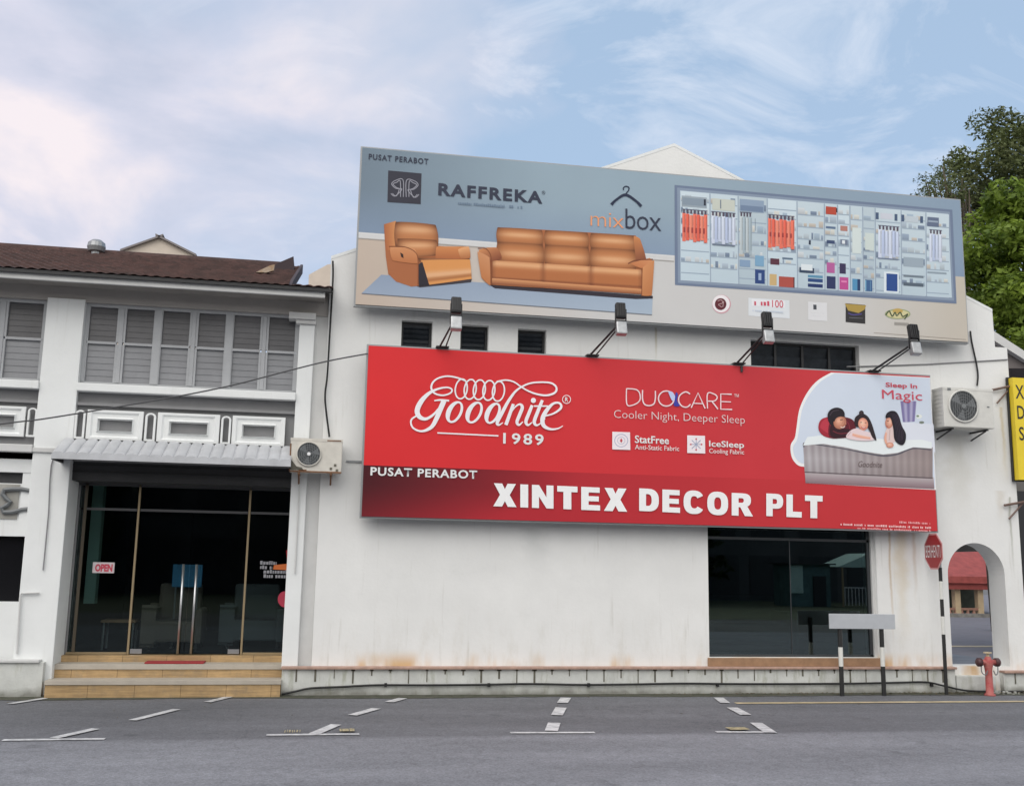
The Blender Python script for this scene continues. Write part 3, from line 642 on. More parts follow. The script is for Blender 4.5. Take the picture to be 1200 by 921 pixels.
# left part wall of first bay: lintel wall, scroll panel, window, dado
lb = MB(); X0 = -7.58
zz = lambda y, Y=.1: at(10, y, Y).z
lb.box(X0, PL0, .10, .35, zz(553), zz(527)); lb.box(X0, PL0, .14, .35, zz(628), zz(566)); lb.box(X0, PL0, .12, .35, .3, zz(705)); lb.box(PL0-.13, PL0, .11, .35, zz(553)-.001, zz(628)); lb.build('bay_wall', M_wall2, row)
lb = MB(); lb.bbox(X0, PL0, -.04, .2, zz(530), zz(521), .012); lb.bbox(PL0-.001, PL0+.36, -.03, .05, zz(529.5), zz(524), .008); lb.build('string_course', M_trim, row)
lb = MB(); lb.box(X0, PL0-.12, .2, .36, zz(566)-.01, zz(553)+.01); lb.build('vent_slot', M_soffit, row)
lb = MB(); lb.box(X0, PL0-.16, .125, .14, zz(608), zz(567)); lb.build('recessed_panel', mat('beige_panel', (.36, .35, .32), .8, var=.2), row)
lb = MB(); lb.box(X0, PL0-.002, .25, .3, zz(706), zz(627)); lb.build('dark_window', mat('black_glass', (.008, .008, .01), .15), row)
sc_ = MB(); pts = [at(*q, .10) for q in ((36, 575), (26, 573), (14, 573), (5, 574), (3, 579), (7, 584), (12, 588), (8, 592), (2, 595), (4, 600), (14, 600), (26, 597), (36, 596))]; sc_.tube(pts, .032, 6)
pts = [at(*q, .10) for q in ((-40, 575), (-26, 573), (-14, 573), (-7, 576), (-6, 584), (-12, 590), (-6, 598), (-20, 600), (-40, 597))]; sc_.tube(pts, .032, 6)
sc_.build('iron_scroll', M_fan, row)
pb = MB(); pb.box(-9, at(50, 790, -.12).x, -.12, 0, -.1, at(20, 776, -.12).z); pb.build('plinth', M_plinth, row)
pb = MB(); pb.bbox(-9, at(46, 780, -.12).x, -.16, .0, at(20, 776, -.12).z, at(20, 776, -.12).z+.035, .006); pb.build('ledge', M_trim, row)
pp = MB(); pp.tube([at(*q, -.03) for q in ((20, 766), (24, 697), (25.5, 695), (46, 694.5))], .014, 6); pp.build('drain_pipe', M_trim, row)
pp = MB(); pp.tube([at(*q, -.02) for q in ((64, 532), (60, 545), (58.5, 562), (57, 600), (50.5, 668))], .009, 6); pp.build('conduit', mat('grey_cable', (.25,.25,.26)), row)
pp = MB(); pp.tube([at(*q, -.02) for q in ((351, 560), (349.5, 600), (345.5, 672))], .011, 6); pp.build('conduit', M_trim, row)

# ------------------------------------------------------------------ entrance steps (ground to shop floor)
st = thing('entrance_steps', (-2.1, 0, 0), 'three low entrance steps with yellow timber look tiles and grey treads below the glass doors', 'steps')
sx0, sx1 = at(52.5, 805, -.22).x, at(328.5, 805, -.22).x
def step(x0, x1, y0, y1, zb, zr, zt):
    m = MB(); m.box(x0, x1, y0, y1, zb, zr); m.build('riser', M_wood, st)
    m = MB(); m.bbox(x0-.008, x1+.008, y0-.015, y1, zr, zt, .005); m.build('tread', M_tread, st)
step(sx0, sx1, -.22, .60, -.05, .177, .235); step(sx0+.0, sx1, .13, .60, .235, .345, .415)
m = MB(); m.box(PL1+.001, PR0-.001, .45, .75, .30, ZFL-.004); m.build('threshold', M_wood, st)
m = MB(); a, b2 = at(171, 776, .3), at(240, 776, .3); mt = MB(); mt.bbox(a.x, b2.x, .16, .44, .417, .437, .006)
tag(mt.build('door_mat', M_mat_red), 'thin red door mat lying on the top step before the glass doors', 'door mat')

# ------------------------------------------------------------------ text and print helpers
def text_mesh(word, bold=0.0, res=3, spacing=1.0, shear=0.0):
    cu = bpy.data.curves.new('lettering', 'FONT'); cu.body = word; cu.size = 1; cu.offset = bold; cu.resolution_u = res; cu.space_character = spacing; cu.shear = shear
    o = bpy.data.objects.new('tmp', cu); COL.objects.link(o); bpy.context.view_layer.update()
    me = bpy.data.meshes.new_from_object(o.evaluated_get(bpy.context.evaluated_depsgraph_get())); bpy.data.objects.remove(o); bpy.data.curves.remove(cu)
    return me
def text(parent, word, bl, tl_y, br, Y, m, bold=0.0, spacing=1.0, shear=0.0, name='lettering', depth=0.0):
    me = text_mesh(word, bold, 3, spacing, shear); n = len(me.vertices); co = np.empty(n*3); me.vertices.foreach_get('co', co); co = co.reshape(-1, 3)
    lo, hi = co.min(0), co.max(0); a, b, t = at(bl[0], bl[1], Y), at(br[0], br[1], Y), at(bl[0], tl_y, Y); off = wloc(parent)
    nx = a.x+(co[:, 0]-lo[0])/(hi[0]-lo[0])*(b.x-a.x); nz = a.z+(co[:, 1]-lo[1])/(hi[1]-lo[1])*(t.z-a.z)
    c2 = np.stack([nx-off.x, np.full(n, Y)-off.y, nz-off.z], 1); me.vertices.foreach_set('co', c2.ravel()); me.update()
    me.materials.clear(); me.materials.append(m); me.name = name
    o = bpy.data.objects.new(name, me); COL.objects.link(o); o.parent = parent; return o
def smooth_pts(p, n=6, closed=False):
    p = [np.array(q, float) for q in p]; out_ = []
    m = len(p)
    for i in range(m if closed else m-1):
        if closed: a, b, c, d = p[(i-1) % m], p[i], p[(i+1) % m], p[(i+2) % m]
        else: a, b, c, d = p[max(i-1, 0)], p[i], p[i+1], p[min(i+2, m-1)]
        for k in range(n):
            t = k/n; out_.append(.5*((2*b)+(-a+c)*t+(2*a-5*b+4*c-d)*t*t+(-a+3*b-3*c+d)*t**3))
    out_.append(p[0] if closed else p[-1]); return out_
class Print(MB):
    """flat printed artwork on the plane y = Y, entered at points measured on the photo; each layer sits 1 mm prouder"""
    def __init__(s, Y): super().__init__(); s.Y = Y; s.L = []
    def lay(s, pts=None):
        if pts is None: bb_ = (-1e9, -1e9, 1e9, 1e9)
        else: xs, ys = [p[0] for p in pts], [p[1] for p in pts]; bb_ = (min(xs)-.6, min(ys)-.6, max(xs)+.6, max(ys)+.6)
        k = 1+max([q[4] for q in s.L if q[0] < bb_[2] and q[2] > bb_[0] and q[1] < bb_[3] and q[3] > bb_[1]], default=0)
        s.L.append((*bb_, k)); return s.Y-k*.0006
    def poly(s, pts, col, smooth=0):
        Y = s.lay(pts)
        if smooth: pts = smooth_pts(pts, smooth, True)[:-1]
        w_ = [at(q[0], q[1], Y) for q in pts]
        for t in tessellate_polygon([[Vector((v.x, v.z, 0)) for v in w_]]):
            a = [w_[k] for k in t]
            if ((a[1]-a[0]).cross(a[2]-a[0])).length < 1e-10: continue
            if (a[1]-a[0]).cross(a[2]-a[0]).y > 0: a = a[::-1]
            s.face(a, C(*col))
        return s
    def rect(s, x0, y0, x1, y1, col, col2=None):
        Y = s.lay([(x0, y0), (x1, y1)]); a, b = at(x0, y0, Y), at(x1, y1, Y); c, d = C(*col), C(*(col2 or col))
        s.face([(a.x, Y, b.z), (b.x, Y, b.z), (b.x, Y, a.z), (a.x, Y, a.z)], [d, d, c, c]); return s
    def patch(s, quad, fn, n=14, m=10, k=.0, seg=None):
        """quad: tl, tr, br, bl (pixels); fn(u,v)->rgb ; k rounds the corners"""
        Y = s.lay(quad); tl, tr, br, bl = [np.array(q, float) for q in quad]
        def P(i, j):
            u, v = 2*i/n-1, 2*j/m-1
            uu, vv = u*math.sqrt(max(0, 1-k*v*v*.5))/1, v*math.sqrt(max(0, 1-k*u*u*.5))/1
            a, b = (uu+1)/2, (vv+1)/2
            q = (tl*(1-a)+tr*a)*(1-b)+(bl*(1-a)+br*a)*b; return at(q[0], q[1], Y)
        for i in range(n):
            for j in range(m):
                us = [(i, j+1), (i+1, j+1), (i+1, j), (i, j)]
                s.face([P(*q) for q in us], [C(*fn(q[0]/n, q[1]/m)) for q in us])
        return s
    def stroke(s, pts, w, col, n=6, closed=False, sm=True):
        """w: px width or list"""
        ww = w if isinstance(w, (list, tuple)) else [w]*len(pts)
        p3 = [(q[0], q[1], ww[i]) for i, q in enumerate(pts)]
        sp_ = smooth_pts(p3, n, closed) if sm else [np.array(q, float) for q in p3]+([np.array(p3[0], float)] if closed else [])
        L_, R_ = [], []
        for i, q in enumerate(sp_):
            a = sp_[max(i-1, 0)]; b = sp_[min(i+1, len(sp_)-1)]
            if closed and i in (0, len(sp_)-1): a, b = sp_[-2], sp_[1]
            d = (b-a)[:2]; d = d/(np.hypot(*d)+1e-9); nn = np.array([-d[1], d[0]])*max(.2, q[2])/2
            L_.append(q[:2]+nn); R_.append(q[:2]-nn)
        Y0 = s.lay(pts); c = C(*col)
        for i in range(len(sp_)-1):
            ya, yb_ = Y0-i*5e-6, Y0-(i+1)*5e-6
            fpts = [at(*L_[i], ya), at(*L_[i+1], yb_), at(*R_[i+1], yb_), at(*R_[i], ya)]
            s.face(fpts, c)
        return s
    def disc(s, cx, cy, rx, ry, col, n=24): return s.poly([(cx+rx*math.cos(2*math.pi*k/n), cy+ry*math.sin(2*math.pi*k/n)) for k in range(n)], col)
def micro(pr, x0, y0, x1, y1, h, col, seed=1):
    """a line of print too small to read: glyph-sized marks"""
    r = random.Random(seed); x = x0
    while x < x1:
        w_ = h*(.35+r.random()*.45); y = y0+(y1-y0)*(x-x0)/(x1-x0)
        if r.random() > .12: pr.rect(x, y-h*(.5 if r.random() < .7 else .75), min(x1, x+w_), y+h*.5, col)
        x += w_+h*.28
def board_box(parent, x0, x1, z0, z1, Y, m, name='panel_back'):
    b = MB(); b.box(x0, x1, Y+.0015, Y+.10, z0, z1); b.build(name, m, parent)
    f = MB(); t = .025
    f.box(x0-t, x1+t, Y+.02, Y+.11, z1, z1+t); f.box(x0-t, x1+t, Y+.02, Y+.11, z0-t, z0); f.box(x0-t, x0, Y+.02, Y+.11, z0, z1); f.box(x1, x1+t, Y+.02, Y+.11, z0, z1)
    f.build('edge_frame', M_galv, parent)
    s_ = MB(); k = int((x1-x0)/1.2)
    for i in range(k+1):
        x = x0+.15+(x1-x0-.3)*i/k; s_.box(x-.025, x+.025, Y+.11, -.003, z0+.08, z0+.13); gz = 8.6-abs(x-5.38)*.43
        if z1-.3 < gz: s_.box(x-.025, x+.025, Y+.11, -.003, z1-.3, z1-.25)
        s_.box(x-.025, x+.025, Y+.10, Y+.15, z0+.01, z1-.02)
    s_.build('mounting_bracket', M_dark, parent)

# ------------------------------------------------------------------ upper billboard (furniture advertisement)
YB = -.30
M_navy = mat('navy_lettering', C(28, 36, 60), .5); M_white = mat('white_lettering', (.80, .80, .80), .5); M_orange = mat('orange_lettering', C(226, 150, 104), .5)
M_palegrey = mat('pale_lettering', C(104, 122, 142), .5); M_bred = mat('red_lettering', C(200, 70, 90), .5); M_pink = mat('pinkish_white_lettering', (.80, .66, .66), .5)
bb = thing('billboard', (5.3, YB, 5.6), 'long blue grey billboard showing brown leather sofas and an open wardrobe, mounted on top', 'billboard')
p0, p1 = at(421, 357, YB), at(1134.5, 401, YB); ztop = at(424.7, 173, YB).z; zbot = (at(416.7, 356.5, YB).z+p1.z)/2
bx0, bx1 = at(424.7, 173, YB).x, p1.x
board_box(bb, bx0, bx1, zbot, ztop, YB, M_galv)
pr = Print(YB)
def field(pr, x0, x1, z0, z1, fn, n, m):
    Y = pr.lay()
    for i in range(n):
        for j in range(m):
            q = [(i, j), (i+1, j), (i+1, j+1), (i, j+1)]
            pr.face([(x0+(x1-x0)*a/n, Y, z0+(z1-z0)*b/m) for a, b in q], [C(*fn(a/n, b/m)) for a, b in q])
zl = at(425, 272.5, YB).z; vl = (zl-zbot)/(ztop-zbot)
def lerp(a, b, t): t = max(0, min(1, t)); return tuple(a[i]+(b[i]-a[i])*t for i in range(3))
def skyfn(u, v):
    c = lerp((112, 128, 142), (146, 165, 178), u/.28); c = lerp(c, (133, 152, 172), (u-.5)/.5)
    return lerp(lerp(c, (128, 146, 172), .75), c, v*1.8)
field(pr, bx0, bx1, zl, ztop, skyfn, 30, 8)
def wains(u, v):
    c = lerp((190, 174, 160), (198, 197, 196), (u-.02)/.35); return lerp(c, (190, 182, 170), (u-.78)/.2)
field(pr, bx0, bx1, zbot, zl, wains, 30, 6)
pr.build('printed_backdrop', M_print, bb)
def zline(pr, z, x0, x1, h, col):
    Y = pr.lay(); pr.face([(x0, Y, z-h/2), (x1, Y, z-h/2), (x1, Y, z+h/2), (x0, Y, z+h/2)], C(*col))
YB1 = YB-.003
pr = Print(YB1); xs = at(790, 330, YB).x
zline(pr, zl-.045, bx0, xs, .09, (205, 205, 205)); zline(pr, zl-.10, bx0, xs, .012, (165, 160, 155)); zline(pr, zl-.02, bx0, xs, .01, (222, 222, 222))
pr.build('printed_skirting', M_print, bb)
pr = Print(YB1-.001); pr.patch([(447, 322), (765, 347), (764, 368.5), (424, 343.5)], lambda u, v: lerp((140, 154, 176), (165, 180, 196), u*.7+v*.3), 10, 4)
pr.stroke([(424, 344), (764, 369)], 1.0, (110, 115, 125), sm=False); pr.build('printed_rug', M_print, bb)
LE = (186, 120, 74); LD = (128, 72, 42); LH = (232, 184, 140); LM = (166, 100, 62)
def cushion(hi=.32, dark=1.0, base=LE):
    def fn(u, v):
        c = lerp(base, LH, math.exp(-((v-hi)/.16)**2)*.75*math.sin(math.pi*min(1, max(0, u*.9+.05)))**.7)
        e = max(abs(u-.5)*2, 0)**5*.7+max(abs(v-.5)*2, 0)**4*.75
        return lerp(c, tuple(x*.7 for x in LD), e*dark*.75)
    return fn
# armchair
ac = Print(YB1-.003)
ac.poly([(455, 322), (492, 337), (552, 331), (553, 327), (500, 320)], (60, 55, 62))
ac.poly([(450, 265), (452, 300), (455, 321), (464, 330), (482, 336), (491, 335), (492, 308), (488, 300), (480, 292), (462, 291), (461, 262)], LM, 0)
ac.patch([(450, 263), (464, 259), (464, 292), (453, 294)], lambda u, v: lerp((170, 100, 60), (205, 140, 88), u), 4, 8)
ac.poly([(464, 285), (550, 291), (550, 306), (470, 306)], (164, 96, 56)); ac.patch([(462, 259), (512, 263), (515, 290), (462, 291)], cushion(.28), 14, 12, .25)
ac.patch([(464, 279), (513, 281), (513, 300), (470, 303)], cushion(.35), 14, 8, .25)
ac.patch([(489, 302), (551, 303), (552, 318), (500, 330)], cushion(.3), 14, 8, .1)
ac.patch([(511, 289), (549, 289), (545, 304), (510, 303)], lambda u, v: lerp((205, 135, 82), (172, 100, 58), v), 8, 5, .1)
ac.patch([(493, 305), (551, 304), (553, 327), (503, 334)], lambda u, v: lerp(lerp((214, 146, 84), (222, 172, 130), math.exp(-((v-.62)/.14)**2)), (120, 66, 38), max(0, abs(v-.8)*-12+1)*.8), 12, 12, .04)
ac.patch([(536, 292), (550, 288), (552, 303), (540, 304)], lambda u, v: lerp((224, 166, 116), (170, 104, 62), v), 5, 5, .4)
ac.poly([(490, 310), (495, 307), (503, 334), (491, 335)], (38, 34, 44))
ac.patch([(456, 289), (487, 291), (492, 310), (459, 306)], lambda u, v: lerp((206, 142, 96), (182, 112, 68), v), 8, 6, .3)
ac.poly([(469, 296), (472.5, 298), (473, 303), (470, 301)], (50, 30, 26)); ac.stroke([(456, 289), (474, 289.5), (487, 296), (490, 308), (490, 334)], .9, LD)
ac.build('printed_armchair', M_print, bb)
so = Print(YB1-.003)
so.poly([(572, 333), (765, 347), (765, 350), (745, 350.5), (580, 338)], (46, 40, 50))
so.poly([(566, 296), (590, 294), (756, 302), (760, 340), (575, 334)], (150, 88, 52)); so.patch([(581, 266), (747, 276), (755, 304), (583, 296)], lambda u, v: LM, 6, 3, .1)
xs_ = [581, 637, 690.5, 745]
for i in range(3):
    a, b = xs_[i]+.6, xs_[i+1]-.6; ya = 266+(a-581)*.061; yb_ = 266+(b-581)*.061
    so.patch([(a, ya), (b, yb_), (b+1, yb_+19), (a, ya+19)], cushion(.42, .9), 12, 10, .22)
    so.patch([(a, ya+17), (b+1, yb_+17), (b+2, yb_+41), (a, ya+41)], cushion(.55, .9), 12, 10, .2)
so.patch([(742, 276), (750, 279), (758, 304), (746, 312)], lambda u, v: lerp((200, 132, 82), (128, 72, 50), v), 4, 6, .3)
for a, b in ((577, 636.5), (636.5, 692.5), (692.5, 752)):
    ya, yb_ = 305+(a-577)*.062, 305+(b-577)*.062
    so.patch([(a, ya), (b, yb_), (b, yb_+29), (a, ya+29)], lambda u, v: lerp(lerp((176, 108, 64), (222, 168, 122), math.exp(-((v-.12)/.13)**2)), (116, 64, 40), max(0, 1-abs(v-.72)*14)*.7+max(0, abs(u-.5)*2-.93)*6), 12, 14, .03)
so.patch([(576, 326), (752, 339), (752, 345), (577, 333)], lambda u, v: lerp((214, 152, 104), (140, 82, 52), v), 10, 4)
so.patch([(559, 292), (583, 289), (590, 304), (566, 308)], lambda u, v: lerp((206, 140, 92), (132, 72, 46), v*.8+u*.3), 6, 6, .5)
so.patch([(559, 294), (574, 301), (575, 336), (564, 326)], lambda u, v: lerp((200, 140, 98), (184, 116, 70), v), 5, 8, .2)
so.stroke([(560, 291), (570, 292), (576, 304), (576, 334)], .9, LD)
so.patch([(737, 309), (762, 302), (766, 308), (754, 316)], lambda u, v: lerp((190, 118, 74), (206, 140, 96), u), 6, 4, .3)
so.patch([(753, 313), (767, 304), (764, 347), (752, 347)], lambda u, v: lerp((206, 142, 94), (178, 112, 68), v*.7+u*.3), 5, 8, .15)
so.stroke([(736, 309), (746, 305), (765, 304)], 1.2, (120, 66, 44)); so.stroke([(752.5, 314), (752, 347)], .9, LD)
so.build('printed_sofa', M_print, bb)
# logos and lettering of the billboard
lg = Print(YB1); lg.poly([(455, 200), (494, 203.5), (493, 239.5), (454, 237)], (50, 50, 62))
for dx_, sgn in ((0, 1),):
    gcol = (150, 150, 160)
    for off_ in (0, 3.2):
        lg.stroke([(472.6-off_, 231), (472.2-off_, 211+off_*.5), (463+off_*.6, 212+off_*.6), (459+off_*.5, 216), (464+off_*.2, 221-off_*.3), (471-off_, 222), (463+off_*.4, 230), (458+off_*.6, 227)], .9, gcol)
        lg.stroke([(476+off_, 231), (476.4+off_, 211.5+off_*.5), (486-off_*.6, 212.5+off_*.6), (490-off_*.5, 217), (485-off_*.2, 222-off_*.3), (478+off_, 223), (486-off_*.4, 231.5), (491-off_*.6, 228)], .9, gcol)
lg.build('square_logo', M_print, bb)
YT = YB1-.005
text(bb, 'PUSAT PERABOT', (432, 187), 180.2, (502, 191), YT, M_navy, .025, 1.2)
text(bb, 'RAFFREKA', (513.5, 229), 214.5, (635.5, 238), YT, M_navy, .035, 1.2); text(bb, '®', (635, 228), 223.5, (639, 228), YT, M_navy, 0)
text(bb, 'mix', (692, 264.5), 248, (731, 268), YT, M_orange, -.012, .95)
text(bb, 'box', (733, 268), 244.5, (775, 271), YT, M_navy, -.006, .95)
hg = Print(YB1-.004); hg.stroke([(731, 223), (730.5, 220.5), (733.5, 218.5), (737, 220), (736.5, 223.5), (734, 226.5), (733.5, 229.5)], 1.3, (34, 42, 66))
hg.stroke([(716.5, 240), (722, 234.5), (733, 228.5), (745, 235.5), (751.5, 242)], [3.6, 2.8, 3.2, 2.8, 3.6], (34, 42, 66)); micro(hg, 537, 238.6, 612, 243.6, 2.6, (108, 126, 146), 3); hg.build('hanger_logo', M_print, bb)
# wardrobe picture
wp = Print(YB1)
wp.poly([(790.5, 217), (1116, 246), (1121, 356), (791, 334)], (108, 122, 146)); wp.poly([(793.5, 220), (1113, 248.5), (1118, 352.5), (794.5, 331.5)], (132, 146, 166))
wp.poly([(797, 223.5), (1111, 251), (1115.5, 349), (797.5, 328.5)], (186, 202, 212))
cols = [797, 832, 865, 899, 934, 966, 981.5, 996, 1011, 1025.5, 1056, 1085, 1113]
def ytop(x): return 224+(x-797)*.0875
def ybot(x): return 328.5+(x-797)*.0655
def cell(c0, c1, v0, v1, col, col2=None, pad=.8):
    x0, x1 = c0+pad, c1-pad
    q = []
    for x, v in ((x0, v0), (x1, v0), (x1, v1), (x0, v1)): q.append((x, ytop(x)+(ybot(x)-ytop(x))*v))
    Y = wp.lay(q); w_ = [at(*p_, Y) for p_ in q]; a, b = C(*col), C(*(col2 or col)); wp.face(w_[::-1], [b, b, a, a])
rw = random.Random(4)
for i in range(12):
    a, b = cols[i], cols[i+1]; sh_ = rw.choice([0, 8, -8, 4]); cell(a, b, 0, 1, (192+sh_, 206+sh_, 214+sh_), (180+sh_, 196+sh_, 206+sh_), .9)
    v = .0
    for k in range(rw.choice([6, 7, 8])):
        v2 = v+.095+rw.random()*.06
        if v2 < .97: cell(a, b, v2, v2+.012, (150, 166, 182), None, 1); 
        if v2 < .9 and rw.random() < .9:
            u0 = a+.8
            while u0 < b-3:
                g0 = rw.choice([(206, 212, 216), (166, 184, 200), (214, 214, 208), (150, 166, 186), (186, 198, 206), (124, 140, 162), (198, 190, 180), (176, 190, 204)]); w0 = 2+rw.random()*7; cell(u0, min(b-1, u0+w0), v2-.03-.045*rw.random(), v2-.002, g0, tuple(q_*.86 for q_ in g0), .25); u0 += w0+rw.random()*4
        v = v2
for x in cols[1:-1]:
    wp.stroke([(x, ytop(x)), (x+.8, ybot(x))], .9, (146, 160, 178), sm=False)
def hang(x0, x1, v0, v1, cols_, n, hooks=True):
    w_ = (x1-x0)/n
    if hooks: cell(x0, x1, v0-.045, v0-.035, (90, 100, 120), None, 0)
    for k in range(n):
        c = cols_[k % len(cols_)]; a = x0+w_*k; cell(a, a+w_, v0+.01*(k % 3), v1-.012*((k*7) % 3), c, tuple(x_*.93 for x_ in c), .15)
        cell(a+w_*.62, a+w_*.92, v0+.02, v1-.05, tuple(x_*.82 for x_ in c), None, 0)
        if hooks: cell(a+w_*.25, a+w_*.75, v0-.04, v0+.006, (84, 74, 90), None, 0)
OR = [(240, 120, 98), (232, 104, 84), (244, 140, 116)]; BW = [(214, 222, 240), (190, 202, 230), (204, 214, 236)]
cell(798, 829, .05, .17, (150, 162, 172)); cell(799, 828, .07, .15, (132, 146, 160)); cell(824, 828, .07, .14, (40, 46, 60))
hang(799.5, 829, .24, .56, OR, 7); 
for k in range(6): cell(801+k*4.6, 803+k*4.6, .40, .46, (150, 60, 60), None, 0)
cell(834, 862, .05, .18, (196, 200, 190)); cell(843, 846, .06, .16, (120, 130, 140)); hang(833.5, 862, .24, .56, BW, 7); cell(834, 862, .56, .575, (110, 120, 140))
cell(866, 896, .03, .17, (140, 158, 180)); cell(867, 895, .10, .16, (112, 130, 156)); hang(867, 881, .22, .66, [(196, 206, 210), (170, 186, 196)], 4); cell(884, 886, .24, .38, (60, 74, 100))
cell(866, 880, .72, .80, (130, 154, 182)); cell(884, 896, .66, .78, (120, 160, 190)); cell(884, 897, .82, .98, (40, 66, 120)); cell(888, 893, .86, .94, (150, 170, 200))
hang(900, 931, .22, .56, OR, 7)
for k in range(6): cell(902+k*4.8, 904+k*4.8, .38, .43, (150, 60, 60), None, 0)
cell(902, 914, .68, .75, (86, 44, 60)); cell(916, 930, .66, .68, (90, 110, 130)); cell(901, 911, .86, .99, (196, 168, 120)); cell(912, 931, .88, 1.0, (168, 76, 66)); cell(929, 932, .88, 1.0, (90, 44, 50))
cell(947, 951, .44, .49, (40, 50, 70)); cell(936, 955, .76, .82, (50, 66, 90)); cell(938, 953, .72, .79, (214, 222, 226)); cell(946, 965, .88, .92, (40, 70, 120)); cell(946, 965, .94, .98, (30, 50, 100)); cell(946, 965, .84, .87, (90, 140, 170))
cell(967, 981, .03, .12, (178, 70, 52)); cell(979, 982, .04, .09, (60, 40, 46)); cell(967, 980, .26, .285, (90, 110, 140)); cell(968, 979, .42, .46, (60, 76, 110)); cell(984, 994, .24, .30, (176, 120, 110)); cell(984, 994, .40, .46, (110, 120, 140)); cell(986, 991, .41, .45, (220, 226, 230))
cell(968, 979, .68, .80, (176, 92, 150)); cell(983, 992, .68, .80, (54, 46, 80)); cell(968, 980, .84, .985, (40, 50, 92)); cell(983, 995, .84, .985, (186, 74, 140)); cell(985, 993, .88, .90, (220, 130, 180))
cell(998, 1009, .85, .985, (80, 140, 180)); cell(1004, 1009, .85, .985, (34, 60, 100)); cell(1013, 1023, .85, .985, (60, 96, 140)); cell(1013, 1016, .86, .98, (120, 170, 200)); cell(1019, 1021, .86, .98, (120, 160, 190))
cell(1013, 1025, .30, .5, (200, 210, 206)); cell(998, 1010, .25, .55, (206, 216, 214))
for xx in (1026, 1048, 1056, 1078): cell(xx, xx+4, .05, .13, (70, 88, 116), None, .3)
cell(1031, 1047, .05, .12, (196, 200, 210)); cell(1060, 1077, .06, .13, (186, 196, 204)); cell(1086, 1101, .05, .16, (96, 108, 132)); cell(1087, 1100, .09, .11, (150, 164, 180))
hang(1029, 1054, .24, .58, BW, 6); hang(1089, 1104, .24, .58, BW, 4); cell(1028, 1054, .58, .59, (110, 122, 150))
cell(1035, 1054, .74, .985, (214, 224, 230)); cell(1038, 1052.5, .76, .965, (38, 72, 136)); cell(1058, 1083, .55, .66, (150, 164, 176)); cell(1058, 1083, .76, .785, (110, 122, 134)); cell(1058, 1083, .85, .89, (84, 96, 110)); cell(1086, 1110, .70, .72, (140, 154, 166))
wp.build('printed_wardrobe', M_print, bb)
# sponsor marks
sp2 = Print(YB1)
sp2.disc(845.5, 356.5, 11, 11, (200, 150, 160)); sp2.disc(845, 356, 10.2, 10.2, (232, 226, 228)); sp2.disc(844.5, 356.5, 6.8, 7, (92, 34, 44))
sp2.stroke([(841, 353), (845, 351.5), (847, 355), (842, 357), (846, 360)], .8, (180, 150, 150)); sp2.stroke([(848, 353), (847, 360)], .8, (180, 150, 150))
sp2.poly([(877, 349), (925, 352), (925.5, 373.5), (877, 370)], (214, 218, 222)); sp2.poly([(881, 350.5), (920, 353), (920, 361), (881, 358.5)], (226, 226, 230))
sp2.poly([(947, 353.5), (969, 355), (969.5, 376.5), (947, 375)], (214, 214, 216)); sp2.rect(953, 357, 957, 363, (70, 74, 80)); sp2.rect(950, 366.5, 966, 367.5, (150, 150, 156)); sp2.rect(950, 370, 966, 371, (150, 150, 156))
sp2.poly([(991, 355.5), (1014, 357.5), (1014, 379.5), (991, 377.5)], (48, 46, 48)); sp2.poly([(990, 356), (1015, 358), (1013, 363), (1006, 367), (994, 364)], (168, 142, 72)); sp2.stroke([(994, 367), (1000, 369), (1010, 368)], 1.4, (80, 70, 130))
sp2.rect(995, 372, 1011, 373.4, (130, 130, 140))
sp2.disc(1052, 368, 15, 6, (150, 160, 120)); sp2.disc(1052.5, 368.2, 13, 4.8, (204, 196, 150)); sp2.disc(1052, 364.5, 6, 3, (186, 158, 90)); sp2.rect(1048, 377.5, 1065, 382, (150, 146, 140))
sp2.stroke([(1024, 390), (1132, 398)], .6, (150, 140, 130), sm=False)
sp2.build('sponsor_logos', M_print, bb)
fp = Print(YT); micro(fp, 884, 355.5, 903, 356.5, 4.5, (200, 80, 100), 8); micro(fp, 882, 364, 918, 366, 1.6, (190, 200, 214), 9); fp.stroke([(1038, 369), (1042, 364.5), (1044, 368), (1046, 370.5), (1049, 366), (1051, 370), (1055, 366), (1058, 371), (1064, 368), (1060, 374)], 1.3, (70, 84, 60)); fp.build('sponsor_print', M_print, bb); text(bb, '100', (905, 360), 351.5, (918, 361), YT, M_bred, .0)

# ------------------------------------------------------------------ red shop sign
rs = thing('shop_sign', (5, YB, 2.5), 'long red shop sign with white lettering and a printed family on a mattress', 'shop sign')
rx0, rx1 = at(432, 405, YB).x, at(1094, 532, YB).x; rz1 = at(432, 405, YB).z; rz0 = at(760, 613.5, YB).z
board_box(rs, rx0, rx1, rz0, rz1, YB, M_galv)
pr = Print(YB); zd = at(428, 545, YB).z; vd = (zd-rz0)/(rz1-rz0)
REDL, REDR = (214, 42, 46), (196, 52, 60)
field(pr, rx0, rx1, zd, rz1, lambda u, v: lerp(REDL, REDR, u*1.6), 24, 4)
def dk(u, v):
    a = lerp((66, 12, 22), (172, 38, 48), u/.36+(1-v)*.12+max(0, (1-v)-.4)*.5); return lerp(a, (192, 50, 56), (u-.25)/.5)
field(pr, rx0, rx1, rz0, zd, dk, 40, 8); pr.build('printed_red_field', M_print, rs)
Y2 = YB-.003
im = Print(Y2)
